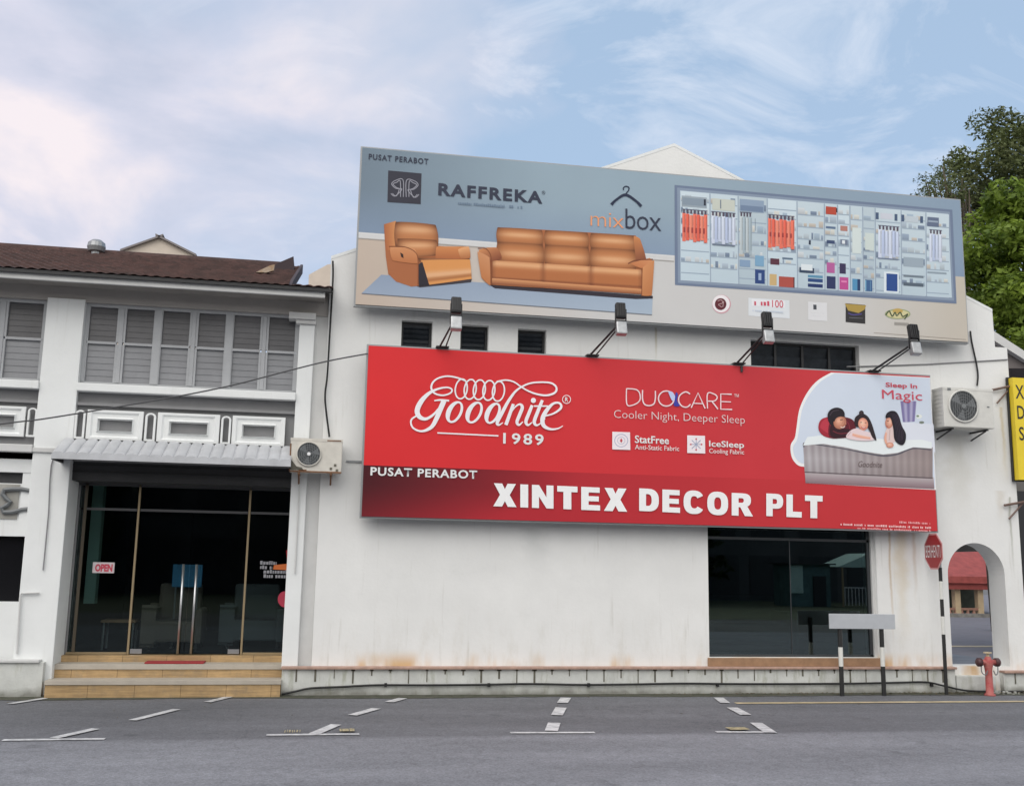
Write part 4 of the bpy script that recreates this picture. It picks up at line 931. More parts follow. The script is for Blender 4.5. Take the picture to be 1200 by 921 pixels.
# white bubble with the bedroom picture
im.poly([(1090, 442.4), (1097, 574), (944, 566)]+[tuple(q) for q in smooth_pts([(943.5, 547), (935, 545), (928, 536), (926.5, 522), (931.5, 512.5), (933.5, 500), (937, 479), (946, 460), (958, 446), (974, 436.5)], 5)], (250, 238, 240))
im.patch([(985, 442), (1085, 447), (1088, 500), (960, 505)], lambda u, v: lerp((212, 220, 232), (205, 214, 228), min(1, abs(u-.5)*2+abs(v-.5))), 10, 6, .3)
im.patch([(944, 506), (1092, 512), (1092, 524), (944, 520)], lambda u, v: lerp((222, 228, 236), (196, 204, 216), .5+.5*math.sin(u*37+v*5)), 40, 3)
im.poly([(1089.6, 443), (1096, 571), (945, 564)]+[tuple(q) for q in smooth_pts([(944.5, 543), (938, 542), (931.5, 535), (929.5, 524), (934, 515.5), (936.5, 503), (940, 480), (949, 462), (962, 447), (978, 437.5)], 5)], (205, 214, 228))
im.patch([(1055, 470), (1074, 470), (1072, 494), (1058, 495)], lambda u, v: lerp((176, 172, 200), (120, 112, 158), .5+.5*math.sin(u*16)), 16, 4)
im.poly([(1050, 494), (1094, 497), (1096, 530), (1050, 530)], (218, 222, 232)); im.disc(1077, 488, 3.6, 2.6, (226, 230, 226)); im.disc(1075.5, 487.5, 1.6, 1.2, (120, 140, 120)); im.disc(1080, 495, 3, 1.6, (120, 130, 120))
# foundation and mattress
im.patch([(943, 552), (1094, 559), (1095, 573), (944, 566)], lambda u, v: lerp((186, 178, 180), (132, 110, 116), v), 6, 5)
im.patch([(941, 519), (1093, 524), (1093, 561), (943, 554)], lambda u, v: lerp(lerp((186, 182, 186), (156, 142, 140), u), (120, 108, 110), .16+.16*math.sin(u*110)+abs(v-.5)*.5), 120, 6)
im.stroke([(942, 524), (944, 519), (965, 522), (990, 526), (1015, 531), (1035, 534), (1052, 532), (1070, 525.5), (1091, 527)], [1.5, 2.2, 1.4, 1.2, 1.6, 2.0, 1.8, 1.4, 1.5], (90, 88, 98))
im.stroke([(943, 553), (1093, 560)], 1.1, (92, 82, 86), sm=False)
im.poly([(941, 522), (946, 512), (980, 508), (1010, 512), (1050, 516), (1080, 515), (1092, 518), (1092, 525.5), (1070, 524), (1052, 530.5), (1035, 532.5), (1013, 529), (990, 524), (965, 520)], (228, 234, 242))
im.build('printed_bedroom', M_print, rs)
# the three printed figures
fg = Print(Y2-.010); SK = (222, 160, 136); HR = (34, 28, 38)

def blob(cx, cy, rx, ry, c0, c1, rot_=0.0, hx=-.25, hy=-.25):
    # soft shaded oval of the printed photograph
    for k in range(4):
        t = 1-k*.24; ca_, sa_ = math.cos(rot_), math.sin(rot_); ox, oy = cx+hx*rx*(1-t), cy+hy*ry*(1-t)
        fg.poly([(ox+rx*t*math.cos(a)*ca_-ry*t*math.sin(a)*sa_, oy+rx*t*math.cos(a)*sa_+ry*t*math.sin(a)*ca_) for a in [2*math.pi*m_/20 for m_ in range(20)]], lerp(c1, c0, k/3))
# father in maroon, leaning on a red pillow
fg.poly([(960, 505), (959.5, 497), (963, 491), (971, 488.5), (980, 488), (984, 512), (968, 512)], (160, 40, 56), 4); fg.poly([(962, 502), (962, 497), (965, 492.5), (972, 490.5), (974, 508)], (184, 56, 72), 4)
fg.poly([(972, 496), (982, 489), (994, 489.5), (1001, 494), (1003, 504), (998, 511), (985, 513.5), (972, 512)], (96, 26, 40), 4)
fg.poly([(973, 500), (980, 497), (986, 502), (996, 503), (1000, 508), (986, 513), (974, 511.5)], (52, 22, 32), 4); fg.stroke([(976, 505), (984, 508), (996, 507)], 1.0, (120, 44, 56)); fg.stroke([(988, 491), (994, 496), (996, 503)], 1.0, (130, 44, 58))
fg.poly([(970.5, 493), (970, 485), (974, 479.5), (981, 477.5), (987.5, 480), (990, 486), (986, 492), (979, 499), (974, 498)], (36, 28, 36), 4); fg.stroke([(972.5, 487), (976, 482), (983, 480.5)], 1.0, (66, 54, 64))
blob(984.2, 494.6, 7.4, 8.2, (226, 170, 142), (178, 116, 94), .35)
fg.poly([(975.5, 489), (980, 484.5), (987, 485), (990.5, 488.5), (985, 488), (980, 490), (977.5, 494)], (38, 29, 37), 4)
fg.stroke([(984.5, 492), (987.8, 491.6)], .8, (70, 44, 42)); fg.stroke([(985, 500.3), (988, 501), (990.3, 499.3)], .9, (236, 214, 206)); fg.stroke([(990, 493.5), (991.6, 496.6), (989.8, 497.3)], .6, (196, 132, 110))
# child between the parents
fg.poly([(992, 513), (996, 505), (1004, 502), (1013, 505), (1022, 508), (1025, 515), (1010, 516.5)], (228, 206, 208), 4)
fg.poly([(1003, 500), (1001.5, 491), (1005, 486.5), (1011, 484.5), (1017, 488), (1021, 495), (1025, 507), (1027, 516), (1022, 512), (1016, 500)], (44, 32, 38), 4); blob(1009.5, 484, 2.8, 3.0, (70, 54, 58), (40, 30, 36))
blob(1011.5, 497, 5.8, 7.4, (246, 196, 172), (214, 146, 124), -.15); fg.stroke([(1004.5, 491.5), (1008, 488), (1014, 488.5), (1017.5, 493)], 1.4, (50, 36, 42))
fg.stroke([(1008, 495.2), (1010, 494.7)], .7, (80, 50, 48)); fg.stroke([(1013.4, 495.3), (1015.3, 495.6)], .7, (80, 50, 48)); fg.stroke([(1009.3, 500.2), (1012, 502), (1014.8, 500.4)], 1.2, (196, 92, 92)); fg.stroke([(1010, 500.4), (1012, 501.1), (1014, 500.6)], .5, (248, 236, 232))
fg.stroke([(999, 509), (1008, 511.5), (1020, 513.5)], [3.0, 3.4, 2.4], (232, 172, 150)); fg.stroke([(1000, 508), (1009, 510.2), (1018, 512)], 1.0, (246, 198, 178)); fg.stroke([(997, 506), (993, 511)], 1.2, (206, 180, 184))
# mother with long dark hair
fg.poly([(1037, 508), (1041, 499), (1047, 499), (1050, 510), (1048, 518), (1040, 521), (1036.5, 515)], (222, 198, 194), 4); fg.stroke([(1043, 503), (1042, 516)], 1.0, (200, 172, 170))
blob(1042, 495, 4.6, 7.2, (238, 186, 162), (196, 132, 112), .1, .3, -.2)
fg.poly([(1038, 490), (1039, 484.5), (1044, 481.5), (1050, 482.5), (1054, 489), (1057, 499), (1061.5, 508), (1061, 517), (1057.5, 521.5), (1052, 519.5), (1048, 514), (1047, 504), (1045.5, 496), (1043, 489.5)], (32, 26, 36), 4)
for k in range(5): fg.stroke([(1045+k*1.6, 485), (1049+k*1.6, 496), (1050.5+k*1.9, 506), (1051.5+k*1.5, 517-abs(k-2))], .5, (60+k*4, 50+k*3, 66+k*3))
fg.stroke([(1039.5, 493.6), (1041.6, 493.2)], .7, (70, 46, 46)); fg.stroke([(1038.6, 499), (1040.8, 500)], .8, (188, 88, 92)); fg.stroke([(1038.5, 507), (1037.5, 514), (1039, 520)], [2.0, 2.6, 2.4], (228, 170, 148)); blob(1043, 521.5, 4.4, 3.2, (240, 188, 166), (206, 142, 122))
fg.build('printed_family', M_print, rs)
YT2 = YB-.013
gd = Print(YT2)
def Z(x, y): return (470+x/5.714, 430+y/5.714)
def gs(pts, w, **k):
    w_ = [v/5.714 for v in w] if isinstance(w, (list, tuple)) else w/5.714
    gd.stroke([Z(*q) for q in pts], w_, (236, 232, 236), **k)
gs([(430, 92), (375, 72), (310, 62), (250, 75), (212, 105), (203, 145), (228, 178), (280, 190), (330, 175), (340, 150), (305, 137), (245, 148), (185, 178), (135, 230), (108, 290), (122, 332), (165, 348), (215, 320), (250, 280)], [11, 11, 11, 11, 12, 13, 12, 11, 11, 11, 11, 14, 22, 32, 34, 30, 20, 16, 12])
gs([(222, 226), (265, 221), (322, 226)], [8, 12, 12]); gs([(288, 226), (262, 285), (235, 350), (200, 405), (135, 430), (78, 405), (68, 355), (112, 322)], [34, 34, 30, 24, 14, 12, 12, 10])
for cxx, cyy in ((403, 147), (463, 150), (524, 153), (588, 157), (652, 163)):
    gs([(cxx+40*math.cos(a)+6*math.sin(a)*-1, cyy+66*math.sin(a)) for a in [2*math.pi*k/10 for k in range(10)]], 10, closed=True)
gs([(640, 98), (700, 88), (755, 100), (800, 130), (850, 160), (910, 182), (975, 190), (1030, 172), (1040, 138), (1010, 110), (950, 102), (870, 108), (810, 132), (762, 168), (715, 235), (675, 310), (644, 372), (656, 388), (682, 372)], [9, 10, 10, 10, 11, 12, 13, 14, 13, 12, 11, 11, 12, 15, 20, 23, 22, 12, 6])
def oval(cxx, cyy, rx=44, ry=66, sh=22):
    gs([(cxx+rx*math.cos(a)-sh*math.sin(a), cyy+ry*math.sin(a)) for a in [2*math.pi*k/12 for k in range(12)]], [18, 17, 16, 14, 17, 27, 32, 29, 22, 14, 14, 17], closed=True)
oval(360, 302, 42); oval(492, 305, 42); oval(616, 310, 38, 64)
gs([(752, 248), (726, 320), (702, 388)], [20, 23, 23]); gs([(722, 330), (760, 272), (794, 250), (812, 270), (794, 320), (776, 368), (790, 388), (816, 366)], [8, 9, 14, 22, 23, 21, 14, 6])
gs([(878, 256), (856, 310), (836, 365), (850, 389), (878, 370)], [20, 23, 22, 14, 6]); gd.disc(*Z(886, 224), 3, 3, (236, 232, 236))
gs([(946, 222), (915, 300), (892, 365), (908, 390), (940, 372), (965, 345)], [20, 23, 23, 14, 7, 6]); gs([(890, 262), (985, 262)], 10)
gs([(955, 330), (1020, 312), (1070, 275), (1062, 243), (1020, 245), (975, 290), (948, 345), (955, 392), (1000, 416), (1050, 412), (1084, 394)], [10, 12, 16, 14, 16, 26, 30, 26, 16, 10, 5])
gs([(243, 441), (652, 461)], 9, sm=False)
gd.stroke([(470+(1108+27*math.cos(a))/5.714, 430+(217+27*math.sin(a))/5.714) for a in [2*math.pi*k/12 for k in range(12)]], .8, (236, 232, 236), closed=True)
gd.build('script_logo', M_print, rs)
text(rs, 'R', Z(1098, 232), Z(0, 202)[1], Z(1119, 232), YT2, M_white, .02)
text(rs, '1989', (589.5, 520), 507, (637, 523), YT2, M_white, .02, 1.25)
text(rs, 'PUSAT PERABOT', (434, 557), 547, (559, 562.5), YT2, M_white, .025, 1.12)
xl_ = Print(YT2)
def arcp(cx, cy, rx, ry, a0, a1, n=12, p=2.5):
    o = []
    for k in range(n+1):
        a = a0+(a1-a0)*k/n; c_, s2_ = math.cos(a), math.sin(a); o.append((cx+rx*abs(c_)**(2/p)*(1 if c_ >= 0 else -1), cy+ry*abs(s2_)**(2/p)*(1 if s2_ >= 0 else -1)))
    return o
PI = math.pi; w1, t1 = .335, .25
GL = {'I': (.36, [[(0, 0), (.36, 0), (.36, 1), (0, 1)]], []),
 'L': (.80, [[(0, 0), (.8, 0), (.8, t1), (w1, t1), (w1, 1), (0, 1)]], []),
 'T': (.92, [[(.28, 0), (.64, 0), (.64, 1-t1), (.92, 1-t1), (.92, 1), (0, 1), (0, 1-t1), (.28, 1-t1)]], []),
 'E': (.86, [[(0, 0), (.86, 0), (.86, .23), (w1, .23), (w1, .39), (.80, .39), (.80, .61), (w1, .61), (w1, .77), (.84, .77), (.84, 1), (0, 1)]], []),
 'N': (.98, [[(0, 0), (.32, 0), (.32, .50), (.66, 0), (.98, 0), (.98, 1), (.66, 1), (.66, .48), (.32, 1), (0, 1)]], []),
 'X': (1.06, [[(0, 0), (.40, 0), (.53, .24), (.66, 0), (1.06, 0), (.75, .51), (1.03, 1), (.65, 1), (.53, .76), (.41, 1), (.03, 1), (.31, .51)]], []),
 'O': (1.02, [arcp(.51, .5, .51, .52, 0, 2*PI, 28)[:-1]], [arcp(.51, .5, .17, .27, 0, 2*PI, 20)[:-1]]),
 'D': (.96, [[(0, 0), (.42, 0)]+arcp(.42, .5, .54, .5, -PI/2, PI/2, 14)[1:]+[(0, 1)]], [[(w1, .24), (.42, .24)]+arcp(.42, .5, .19, .26, -PI/2, PI/2, 10)[1:]+[(w1, .76)]]),
 'P': (.88, [[(0, 0), (w1, 0), (w1, .34), (.50, .34)]+arcp(.50, .67, .38, .33, -PI/2, PI/2, 12)[1:]+[(0, 1)]], [[(w1, .55), (.46, .55)]+arcp(.46, .66, .10, .11, -PI/2, PI/2, 8)[1:]+[(w1, .77)]]),
 'R': (1.02, [[(0, 0), (w1, 0), (w1, .38), (.42, .38), (.64, 0), (1.04, 0), (.78, .40)]+arcp(.54, .70, .40, .30, -PI/3, PI/2, 12)+[(0, 1)]], [[(w1, .58), (.48, .58)]+arcp(.48, .68, .11, .10, -PI/2, PI/2, 8)[1:]+[(w1, .78)]]),
 'C': (.98, [arcp(.50, .5, .50, .52, PI*.17, PI*1.83, 28)+arcp(.52, .5, .18, .27, PI*1.80, PI*.20, 22)], [])}
def block_word(word, x0, y0, x1, y1, h):
    tot = sum(GL[c_][0] for c_ in word)+.17*(len(word)-1); k = (x1-x0)/tot; x = 0
    Y = xl_.lay([(x0, y0-h), (x1, y1)])
    for c_ in word:
        gw, outs, holes = GL[c_]
        def pp_(q): px_ = x0+(x+q[0])*k; return at(px_, y0+(y1-y0)*(px_-x0)/(x1-x0)-q[1]*h, Y)
        loops = [[pp_(q) for q in lp] for lp in outs+holes]; flat = [p_ for lp in loops for p_ in lp]
        for t in tessellate_polygon([[Vector((p_.x, p_.z, 0)) for p_ in lp] for lp in loops]):
            a = [flat[m_] for m_ in t]; cr_ = (a[1]-a[0]).cross(a[2]-a[0])
            if cr_.length < 1e-10: continue
            if cr_.y > 0: a = a[::-1]
            xl_.face(a, C(238, 240, 246))
        x += gw+.17
block_word('XINTEX', 578, 593, 735, 599.5, 27); block_word('DECOR', 749, 598.5, 882, 605, 26.5); block_word('PLT', 898, 604.5, 964, 607.5, 26.5)
xl_.build('lettering', M_print, rs)
du = Print(YT2)
def D6(x, y): return (700+x/6, 430+y/6)
def ds(pts, sm=True, w=9, col=(238, 214, 218), **k): du.stroke([D6(*q) for q in pts], w/6, col, sm=sm, **k)
ds([(205, 152), (208, 262), (250, 268), (295, 240), (300, 195), (275, 160), (205, 152)], w=8)
ds([(318, 162), (318, 225), (332, 262), (365, 272), (398, 258), (408, 220), (408, 168)])
ds([(485+55*math.cos(a), 222+53*math.sin(a)) for a in [2*math.pi*k/12 for k in range(12)]], closed=True)
ds([(652, 190), (620, 175), (580, 200), (572, 240), (595, 275), (630, 282), (655, 262)])
du.poly([D6(*q) for q in ((500, 172), (530, 178), (548, 215), (530, 240), (512, 210))], (190, 200, 236), 3); du.poly([D6(*q) for q in ((552, 178), (568, 195), (560, 235), (580, 272), (538, 272), (545, 225))], (60, 62, 160), 3)
ds([(660, 287), (708, 182), (758, 292)], False); ds([(678, 255), (740, 258)], False, 7); ds([(775, 292), (775, 188), (820, 190), (843, 212), (825, 238), (778, 240)], True, 8); ds([(805, 240), (848, 296)], False)
ds([(945, 192), (868, 190), (868, 297), (948, 299)], False); ds([(870, 243), (940, 246)], False, 7)
for bx_, by_ in ((105, 455), (632, 480)):
    du.poly([D6(bx_, by_), D6(bx_+125, by_+4), D6(bx_+127, by_+128), D6(bx_, by_+124)], (238, 226, 230))
du.stroke([D6(168+46*math.cos(a), 517+44*math.sin(a)) for a in [2*math.pi*k/12 for k in range(12)]], .9, (176, 180, 200), closed=True)
du.stroke([D6(168+26*math.cos(a), 517+25*math.sin(a)) for a in [2*math.pi*k/12 for k in range(12)]], .7, (190, 190, 206), closed=True)
du.poly([D6(*q) for q in ((168, 500), (178, 517), (168, 534), (158, 517))], (190, 70, 80))
for k in range(4):
    a = math.pi*k/4; du.stroke([D6(695-44*math.cos(a), 544-42*math.sin(a)), D6(695+44*math.cos(a), 544+42*math.sin(a))], .9, (160, 168, 190), sm=False)
for k in range(4):
    a = math.pi*k/2; du.disc(*D6(695+38*math.cos(a), 544+38*math.sin(a)), 1, 1, (200, 90, 100))
du.build('printed_symbols', M_print, rs)
text(rs, '™', D6(962, 210), D6(0, 190)[1], D6(995, 212), YT2, M_pink, 0)
text(rs, 'Cooler Night, Deeper Sleep', (719.5, 492.5), 480.3, (873, 499.5), YT2, M_pink, -.012)
text(rs, 'StatFree', (744, 519), 510, (784, 520), YT2, M_white, .015); text(rs, 'Anti-Static Fabric', (744, 526.5), 520.8, (796, 528.5), YT2, M_pink, .012)
text(rs, 'IceSleep', (831, 525.5), 516, (872, 525.5), YT2, M_white, .015); text(rs, 'Cooling Fabric', (831, 532.5), 525.5, (872, 533), YT2, M_pink, .012)
text(rs, 'Sleep In', (1038, 455), 448, (1075, 456), YT2, M_bred, .02); text(rs, 'Magic', (1034, 470.5), 456.5, (1081, 471.5), YT2, M_bred, .0)
text(rs, 'Goodnite', (1006, 547), 540, (1034, 549), YT2, mat('brown_lettering', C(104, 88, 88), .5), .0, shear=.3)
fp = Print(YT2); micro(fp, 1054, 612, 1090, 613.5, 2.0, (232, 170, 172), 5); micro(fp, 985, 614.4, 1091, 618.6, 2.0, (240, 196, 196), 6); micro(fp, 1005, 619, 1091, 622.3, 1.8, (232, 170, 172), 7); fp.build('fine_print', M_print, rs)
# hook on the top edge
tag(MB().tube([at(869, 429, YB-.01), at(869, 436, YB-.01)], .02, 6).build('sign_hook', M_dark, rs))

# ------------------------------------------------------------------ floodlights on arms
def floodlight(px_tip, px_base, label):
    b0 = at(*px_base, -.32); b0.z = rz1+.03
    ytip = -1.02; tip = at(*px_tip, ytip)
    root = thing('floodlight', b0, label, 'floodlight', 'floodlights standing out above the red sign')
    a = MB(); a.tube([b0, tip], .016, 6); e2 = b0+Vector((.09, 0, 0)); a.tube([e2, b0.lerp(tip, .86)+Vector((.01, 0, -.04))], .011, 6); a.box(b0.x-.05, b0.x+.14, -.36, -.19, rz1+.025, rz1+.045)
    a.build('arm', M_dark, root)
    # silver reflector housing under the arm tip and black finned body above, leaning back to the board
    def tilt(mb, c, ang):
        ca, sa = math.cos(ang), math.sin(ang)
        mb.v = [(v[0], c.y+(v[1]-c.y)*ca-(v[2]-c.z)*sa, c.z+(v[1]-c.y)*sa+(v[2]-c.z)*ca) for v in mb.v]; return mb
    h = MB(); h.bbox(tip.x-.075, tip.x+.085, tip.y-.05, tip.y+.06, tip.z-.20, tip.z+.0, .02); tilt(h, tip, -.25); h.build('reflector_housing', mat('aged_silver_housing', (.42, .43, .44), .35, metal=.5, var=.2, vscale=12), root)
    h = MB(); h.bbox(tip.x-.07, tip.x+.08, tip.y-.07, tip.y+.03, tip.z+.055, tip.z+.30, .025)
    for k in range(4): h.box(tip.x-.055+k*.034, tip.x-.045+k*.034, tip.y-.085, tip.y-.06, tip.z+.08, tip.z+.28)
    tilt(h, tip, -.2); h.build('finned_body', M_dark, root)
    h = MB(); h.box(tip.x-.08, tip.x-.068, tip.y-.02, tip.y+.02, tip.z-.10, tip.z+.2); h.box(tip.x+.078, tip.x+.09, tip.y-.02, tip.y+.02, tip.z-.10, tip.z+.2); h.box(tip.x-.068, tip.x+.078, tip.y-.02, tip.y+.02, tip.z+.01, tip.z+.035); h.build('bracket', M_dark, root)
floodlight((534, 372), (515, 408), 'leftmost floodlight, below the brown armchair picture')
floodlight((727, 378), (691, 417), 'second floodlight, below the right end of the sofa picture')
floodlight((899, 388), (863, 427), 'third floodlight, in front of the white and red sponsor logo')
floodlight((1071, 402), (1022, 437), 'rightmost floodlight, below the wardrobe picture near the billboard end')

# ------------------------------------------------------------------ air conditioners
def ac_unit(loc_px, x0, x1, z0, z1, yf, depth, fx, fz, fr, label, dirty, mcase):
    root = thing('air_conditioner', ((x0+x1)/2, yf+depth, z0), label, 'air conditioner', 'outdoor air conditioner units on the walls')
    c = MB(); c.bbox(x0, x1, yf, yf+depth, z0, z1, .015)
    for k in range(8):
        z = z0+(z1-z0)*(.12+.1*k); c.box(x0-.004, x0+.002, yf+.05, yf+depth-.05, z, z+.012)
    c.box(x0-.004, x1+.004, yf-.004, yf+depth, z1-.035, z1+.003)
    c.build('casing', mcase, root)
    gq = MB(); cc = (fx, yf-.004, fz)
    gq.lathe(cc, [(fr*1.06, .0), (fr*1.06, -.018), (fr*.97, -.022), (fr*.96, -.002)], 36, 'y'); gq.build('fan_shroud', mcase, root, smooth=True)
    bk = MB(); n = 32
    bk.prism([(fx+fr*.97*math.cos(2*math.pi*k/n), fz+fr*.97*math.sin(2*math.pi*k/n)) for k in range(n)], yf-.006, yf-.003); bk.build('fan_opening', mat('fan_dark', (.07, .075, .08), .6), root)
    w_ = MB()
    for k in range(5):
        r_ = fr*(.22+.18*k); ring = [(fx+r_*math.cos(2*math.pi*j/28), yf-.018, fz+r_*math.sin(2*math.pi*j/28)) for j in range(29)]; w_.tube(ring, .0035, 4, False)
    for k in range(-6, 7):
        x = fx+fr*k/6.6; h = math.sqrt(max(0, (fr*.96)**2-(x-fx)**2)); w_.tube([(x, yf-.02, fz-h), (x, yf-.02, fz+h)], .0035, 4, False)
    w_.lathe((fx, yf-.02, fz), [(.0001, -.008), (fr*.16, -.006), (fr*.16, .006)], 16, 'y')
    w_.build('fan_grille', mat('grille_wire', (.19, .20, .205), .5), root)
    if dirty: hbx = MB(); hbx.lathe((fx, yf-.026, fz), [(.0001, -.006), (fr*.15, -.003), (fr*.15, .004)], 14, 'y'); hbx.build('hub_cap', M_white, root)
    bl = MB()
    for k in range(3):
        a = 2*math.pi*k/3+.4
        bl.face([(fx+fr*.15*math.cos(a), yf-.008, fz+fr*.15*math.sin(a)), (fx+fr*.9*math.cos(a-.45), yf-.012, fz+fr*.9*math.sin(a-.45)), (fx+fr*.9*math.cos(a+.25), yf-.008, fz+fr*.9*math.sin(a+.25))])
    bl.build('fan_blade', mat('blade_grey', (.22, .23, .24), .5), root)
    br = MB()
    for x in (x0+.12, x1-.16):
        br.box(x, x+.03, yf-.02, -.003, z0-.04, z0-.012); br.tube([(x+.015, yf+.03, z0-.04), (x+.015, -.01, z0-.15)], .013, 6)
    br.build('bracket', M_dark if not dirty else M_rust, root)
    if dirty:
        d = MB(); d.box(x0-.006, x0+.012, yf-.006, yf+.02, z0+.0, z1-.08); d.box(x0, x1, yf-.006, yf+.01, z0-.008, z0+.012); d.box(x0+.13, x0+.24, yf-.0055, yf, z0+.012, z0+.03); d.box(x1-.22, x1-.02, yf-.0055, yf, z1-.028, z1-.012); d.build('rust_patch', M_rust, root)
        d = MB(); d.prism([(x0+.015, z0+.02), (x0+.20, z0+.02), (x0+.17, z0+.06), (x0+.10, z0+.07), (x0+.05, z0+.13), (x0+.018, z0+.17)], yf-.0055, yf-.0005)
        for q in ((388, 549), (393, 545), (395, 551)): p_ = at(*q, yf); d.box(p_.x-.02, p_.x+.015, yf-.0055, yf, p_.z-.02, p_.z+.015)
        d.build('grime_spots', M_stain, root)
    else:
        d = MB(); p_ = at(1112, 456, yf); d.box(p_.x-.03, p_.x+.03, yf-.0055, yf, p_.z-.02, p_.z+.02); p_ = at(1158, 477, yf); d.box(p_.x-.02, p_.x+.02, yf-.0055, yf, p_.z-.01, p_.z+.01); d.build('badge', M_fan, root)
    return root
yf = -.36
a, b2 = at(341, 513, yf), at(400, 554, yf); fc, fe = at(362, 532, yf), at(376, 532, yf)
ac_unit(None, a.x, b2.x, b2.z, a.z, yf, .27, fc.x, fc.z, fe.x-fc.x, 'smaller rust stained air conditioner beside the awning, left of the red sign', True, M_acdirty)
yf = -.44
a, b2 = at(1104.5, 455, yf), at(1166, 502.5, yf); fc, fe = at(1128.5, 476, yf), at(1145, 476, yf)
ac_unit(None, a.x, b2.x, b2.z, a.z+.02, yf, .30, fc.x, fc.z, fe.x-fc.x, 'larger clean white air conditioner at the right end of the red sign', False, M_acwhite)
# cables
cb = MB(); cb.tube([Vector(q) for q in smooth_pts([at(*q, -.06) for q in ((390, 306), (390, 330), (386.5, 390), (383.5, 440), (381, 462), (382, 480), (386, 512))], 5)], .016, 6)
tag(cb.build('black_cable', M_black), 'thick black cable hanging down the wall to the smaller air conditioner', 'cable')
cb = MB(); cb.tube([Vector(q) for q in smooth_pts([at(*q, -.03) for q in ((1137, 388), (1139, 402), (1144, 425), (1146, 440), (1145, 452))], 5)], .014, 6)
tag(cb.build('black_cable', M_black), 'short black cable dropping from the billboard to the larger air conditioner', 'cable')
cb = MB(); cb.tube([Vector(q) for q in smooth_pts([at(-200, 524, -.7), at(0, 497, -.75), at(50, 491, -.72), at(130, 478, -.68), at(200, 466, -.62), at(270, 452, -.55), at(340, 434, -.48), at(385, 423, -.40), at(431, 414.5, -.32)], 5)], .011, 6)
tag(cb.build('overhead_wire', mat('dark_grey_wire', (.07, .07, .075), .6)), 'thin sagging wire crossing the shophouse front to the red sign corner', 'wire')
cb = MB(); rnd = random.Random(2); pts = []
for q in ((330, 813), (345, 810), (365, 806), (400, 804.5), (440, 802.5), (500, 802.5), (560, 802), (620, 801), (680, 802), (740, 801.5), (800, 800.5), (860, 801), (930, 801), (1000, 800.5), (1050, 799.5), (1085, 799), (1105, 803), (1130, 808.5), (1160, 811), (1200, 812)): pts.append(at(q[0], q[1], -.135 if q[0] < 1100 else -.16))
for p_ in pts: p_.z = max(p_.z, .035)
cb.tube([Vector(q) for q in smooth_pts(pts, 6)], .016, 6)
for x in (452, 573, 690, 841, 1092): p_ = at(x, 801, -.135); cb.box(p_.x-.018, p_.x+.018, -.15, -.101, p_.z-.04, p_.z+.01)
tag(cb.build('water_hose', M_black), 'long black hose clipped along the stained plinth at the foot of the wall', 'hose')
dp = MB(); dp.box(at(405, 554, 0).x, at(426, 554, 0).x, -.02, -.002, at(410, 541.5).z, at(410, 539.5).z); dp.build('wall_groove', M_galv, bld)

# ------------------------------------------------------------------ decal and OPEN sign on the shopfront glass
Yg = YD-.012
op = thing('open_sign', at(121, 665, Yg), 'small white OPEN sign with red letters hanging inside the left glass pane', 'sign')
o_ = MB(); a, b2 = at(109, 658.5, Yg), at(133.5, 671.5, Yg); o_.bbox(a.x, b2.x, Yg, Yg+.008, b2.z, a.z, .003); o_.build('plate', mat('sign_white', (.70, .62, .64), .5), op)
text(op, 'OPEN', (111, 669.5), 660.5, (131.5, 669.8), Yg-.003, M_bred, .05)
rp = [o for o in COL.objects if o.name.startswith('glass_pane')][1]
d = Print(YD-.002); 
for i, (x0, x1) in enumerate(((305, 324), (305, 319), (309, 337), (309, 337))): micro(d, x0, 659.5+i*5.2, x1, 660+i*5.2, 3.4, (150, 150, 156), 20+i)
d.poly([(321, 662), (340, 660), (340, 668), (320, 667)], (206, 112, 60)); d.build('decal', M_print, rp)
d = Print(YD-.004); d.disc(334, 702, 8.5, 9.5, (176, 60, 80)); d.poly([(335, 645), (341, 642), (341, 660), (337, 660)], (170, 40, 50)); d.build('red_sticker', M_print, rp)
# things seen dimly through the doors
bs = thing('display_board', at(219, 700, 1.7), 'blue display board standing just inside the glass doors', 'display board')
a, b2 = at(203, 661, 1.7), at(236, 688, 1.7); o_ = MB(); o_.bbox(a.x, b2.x, 1.7, 1.74, b2.z, a.z, .01); o_.build('blue_panel', mat('blue_panel', (.05, .25, .48), .5, var=.2, vscale=6), bs)
o_ = MB(); 
for x in (a.x+.06, b2.x-.06): o_.tube([(x, 1.72, ZFL), (x, 1.72, b2.z)], .015, 6); o_.box(x-.02, x+.02, 1.6, 1.85, ZFL, ZFL+.02)
o_.build('stand', M_galv, bs)
def armchair(cx, y, label, m, s=1.0):
    r = thing('armchair', (cx, y, ZFL), label, 'armchair', 'armchairs dimly seen inside the shop')
    b = MB(); b.bbox(cx-.40*s, cx+.40*s, y-.35, y+.35, ZFL+.12, ZFL+.44, .05); b.build('seat', m, r)
    b = MB(); b.bbox(cx-.40*s, cx+.40*s, y+.25, y+.48, ZFL+.3, ZFL+.98, .06); b.build('backrest', m, r)
    for sg in (-1, 1): b = MB(); b.bbox(cx+sg*.38*s, cx+sg*.52*s, y-.36, y+.40, ZFL+.1, ZFL+.62, .05); b.build('armrest', m, r)
    b = MB()
    for sx_ in (-.42, .42):
        for sy_ in (-.3, .4): b.box(cx+sx_*s-.02, cx+sx_*s+.02, y+sy_-.02, y+sy_+.02, ZFL, ZFL+.12)
    b.build('legs', M_dark, r)
armchair(-2.15, 1.6, 'grey brown armchair behind the glass doors below the blue board', mat('brown_fabric', (.16, .13, .11), .9), .8)
armchair(-1.0, 2.0, 'grey armchair inside the shop behind the right hand pane', mat('grey_fabric', (.13, .14, .15), .9), .9)
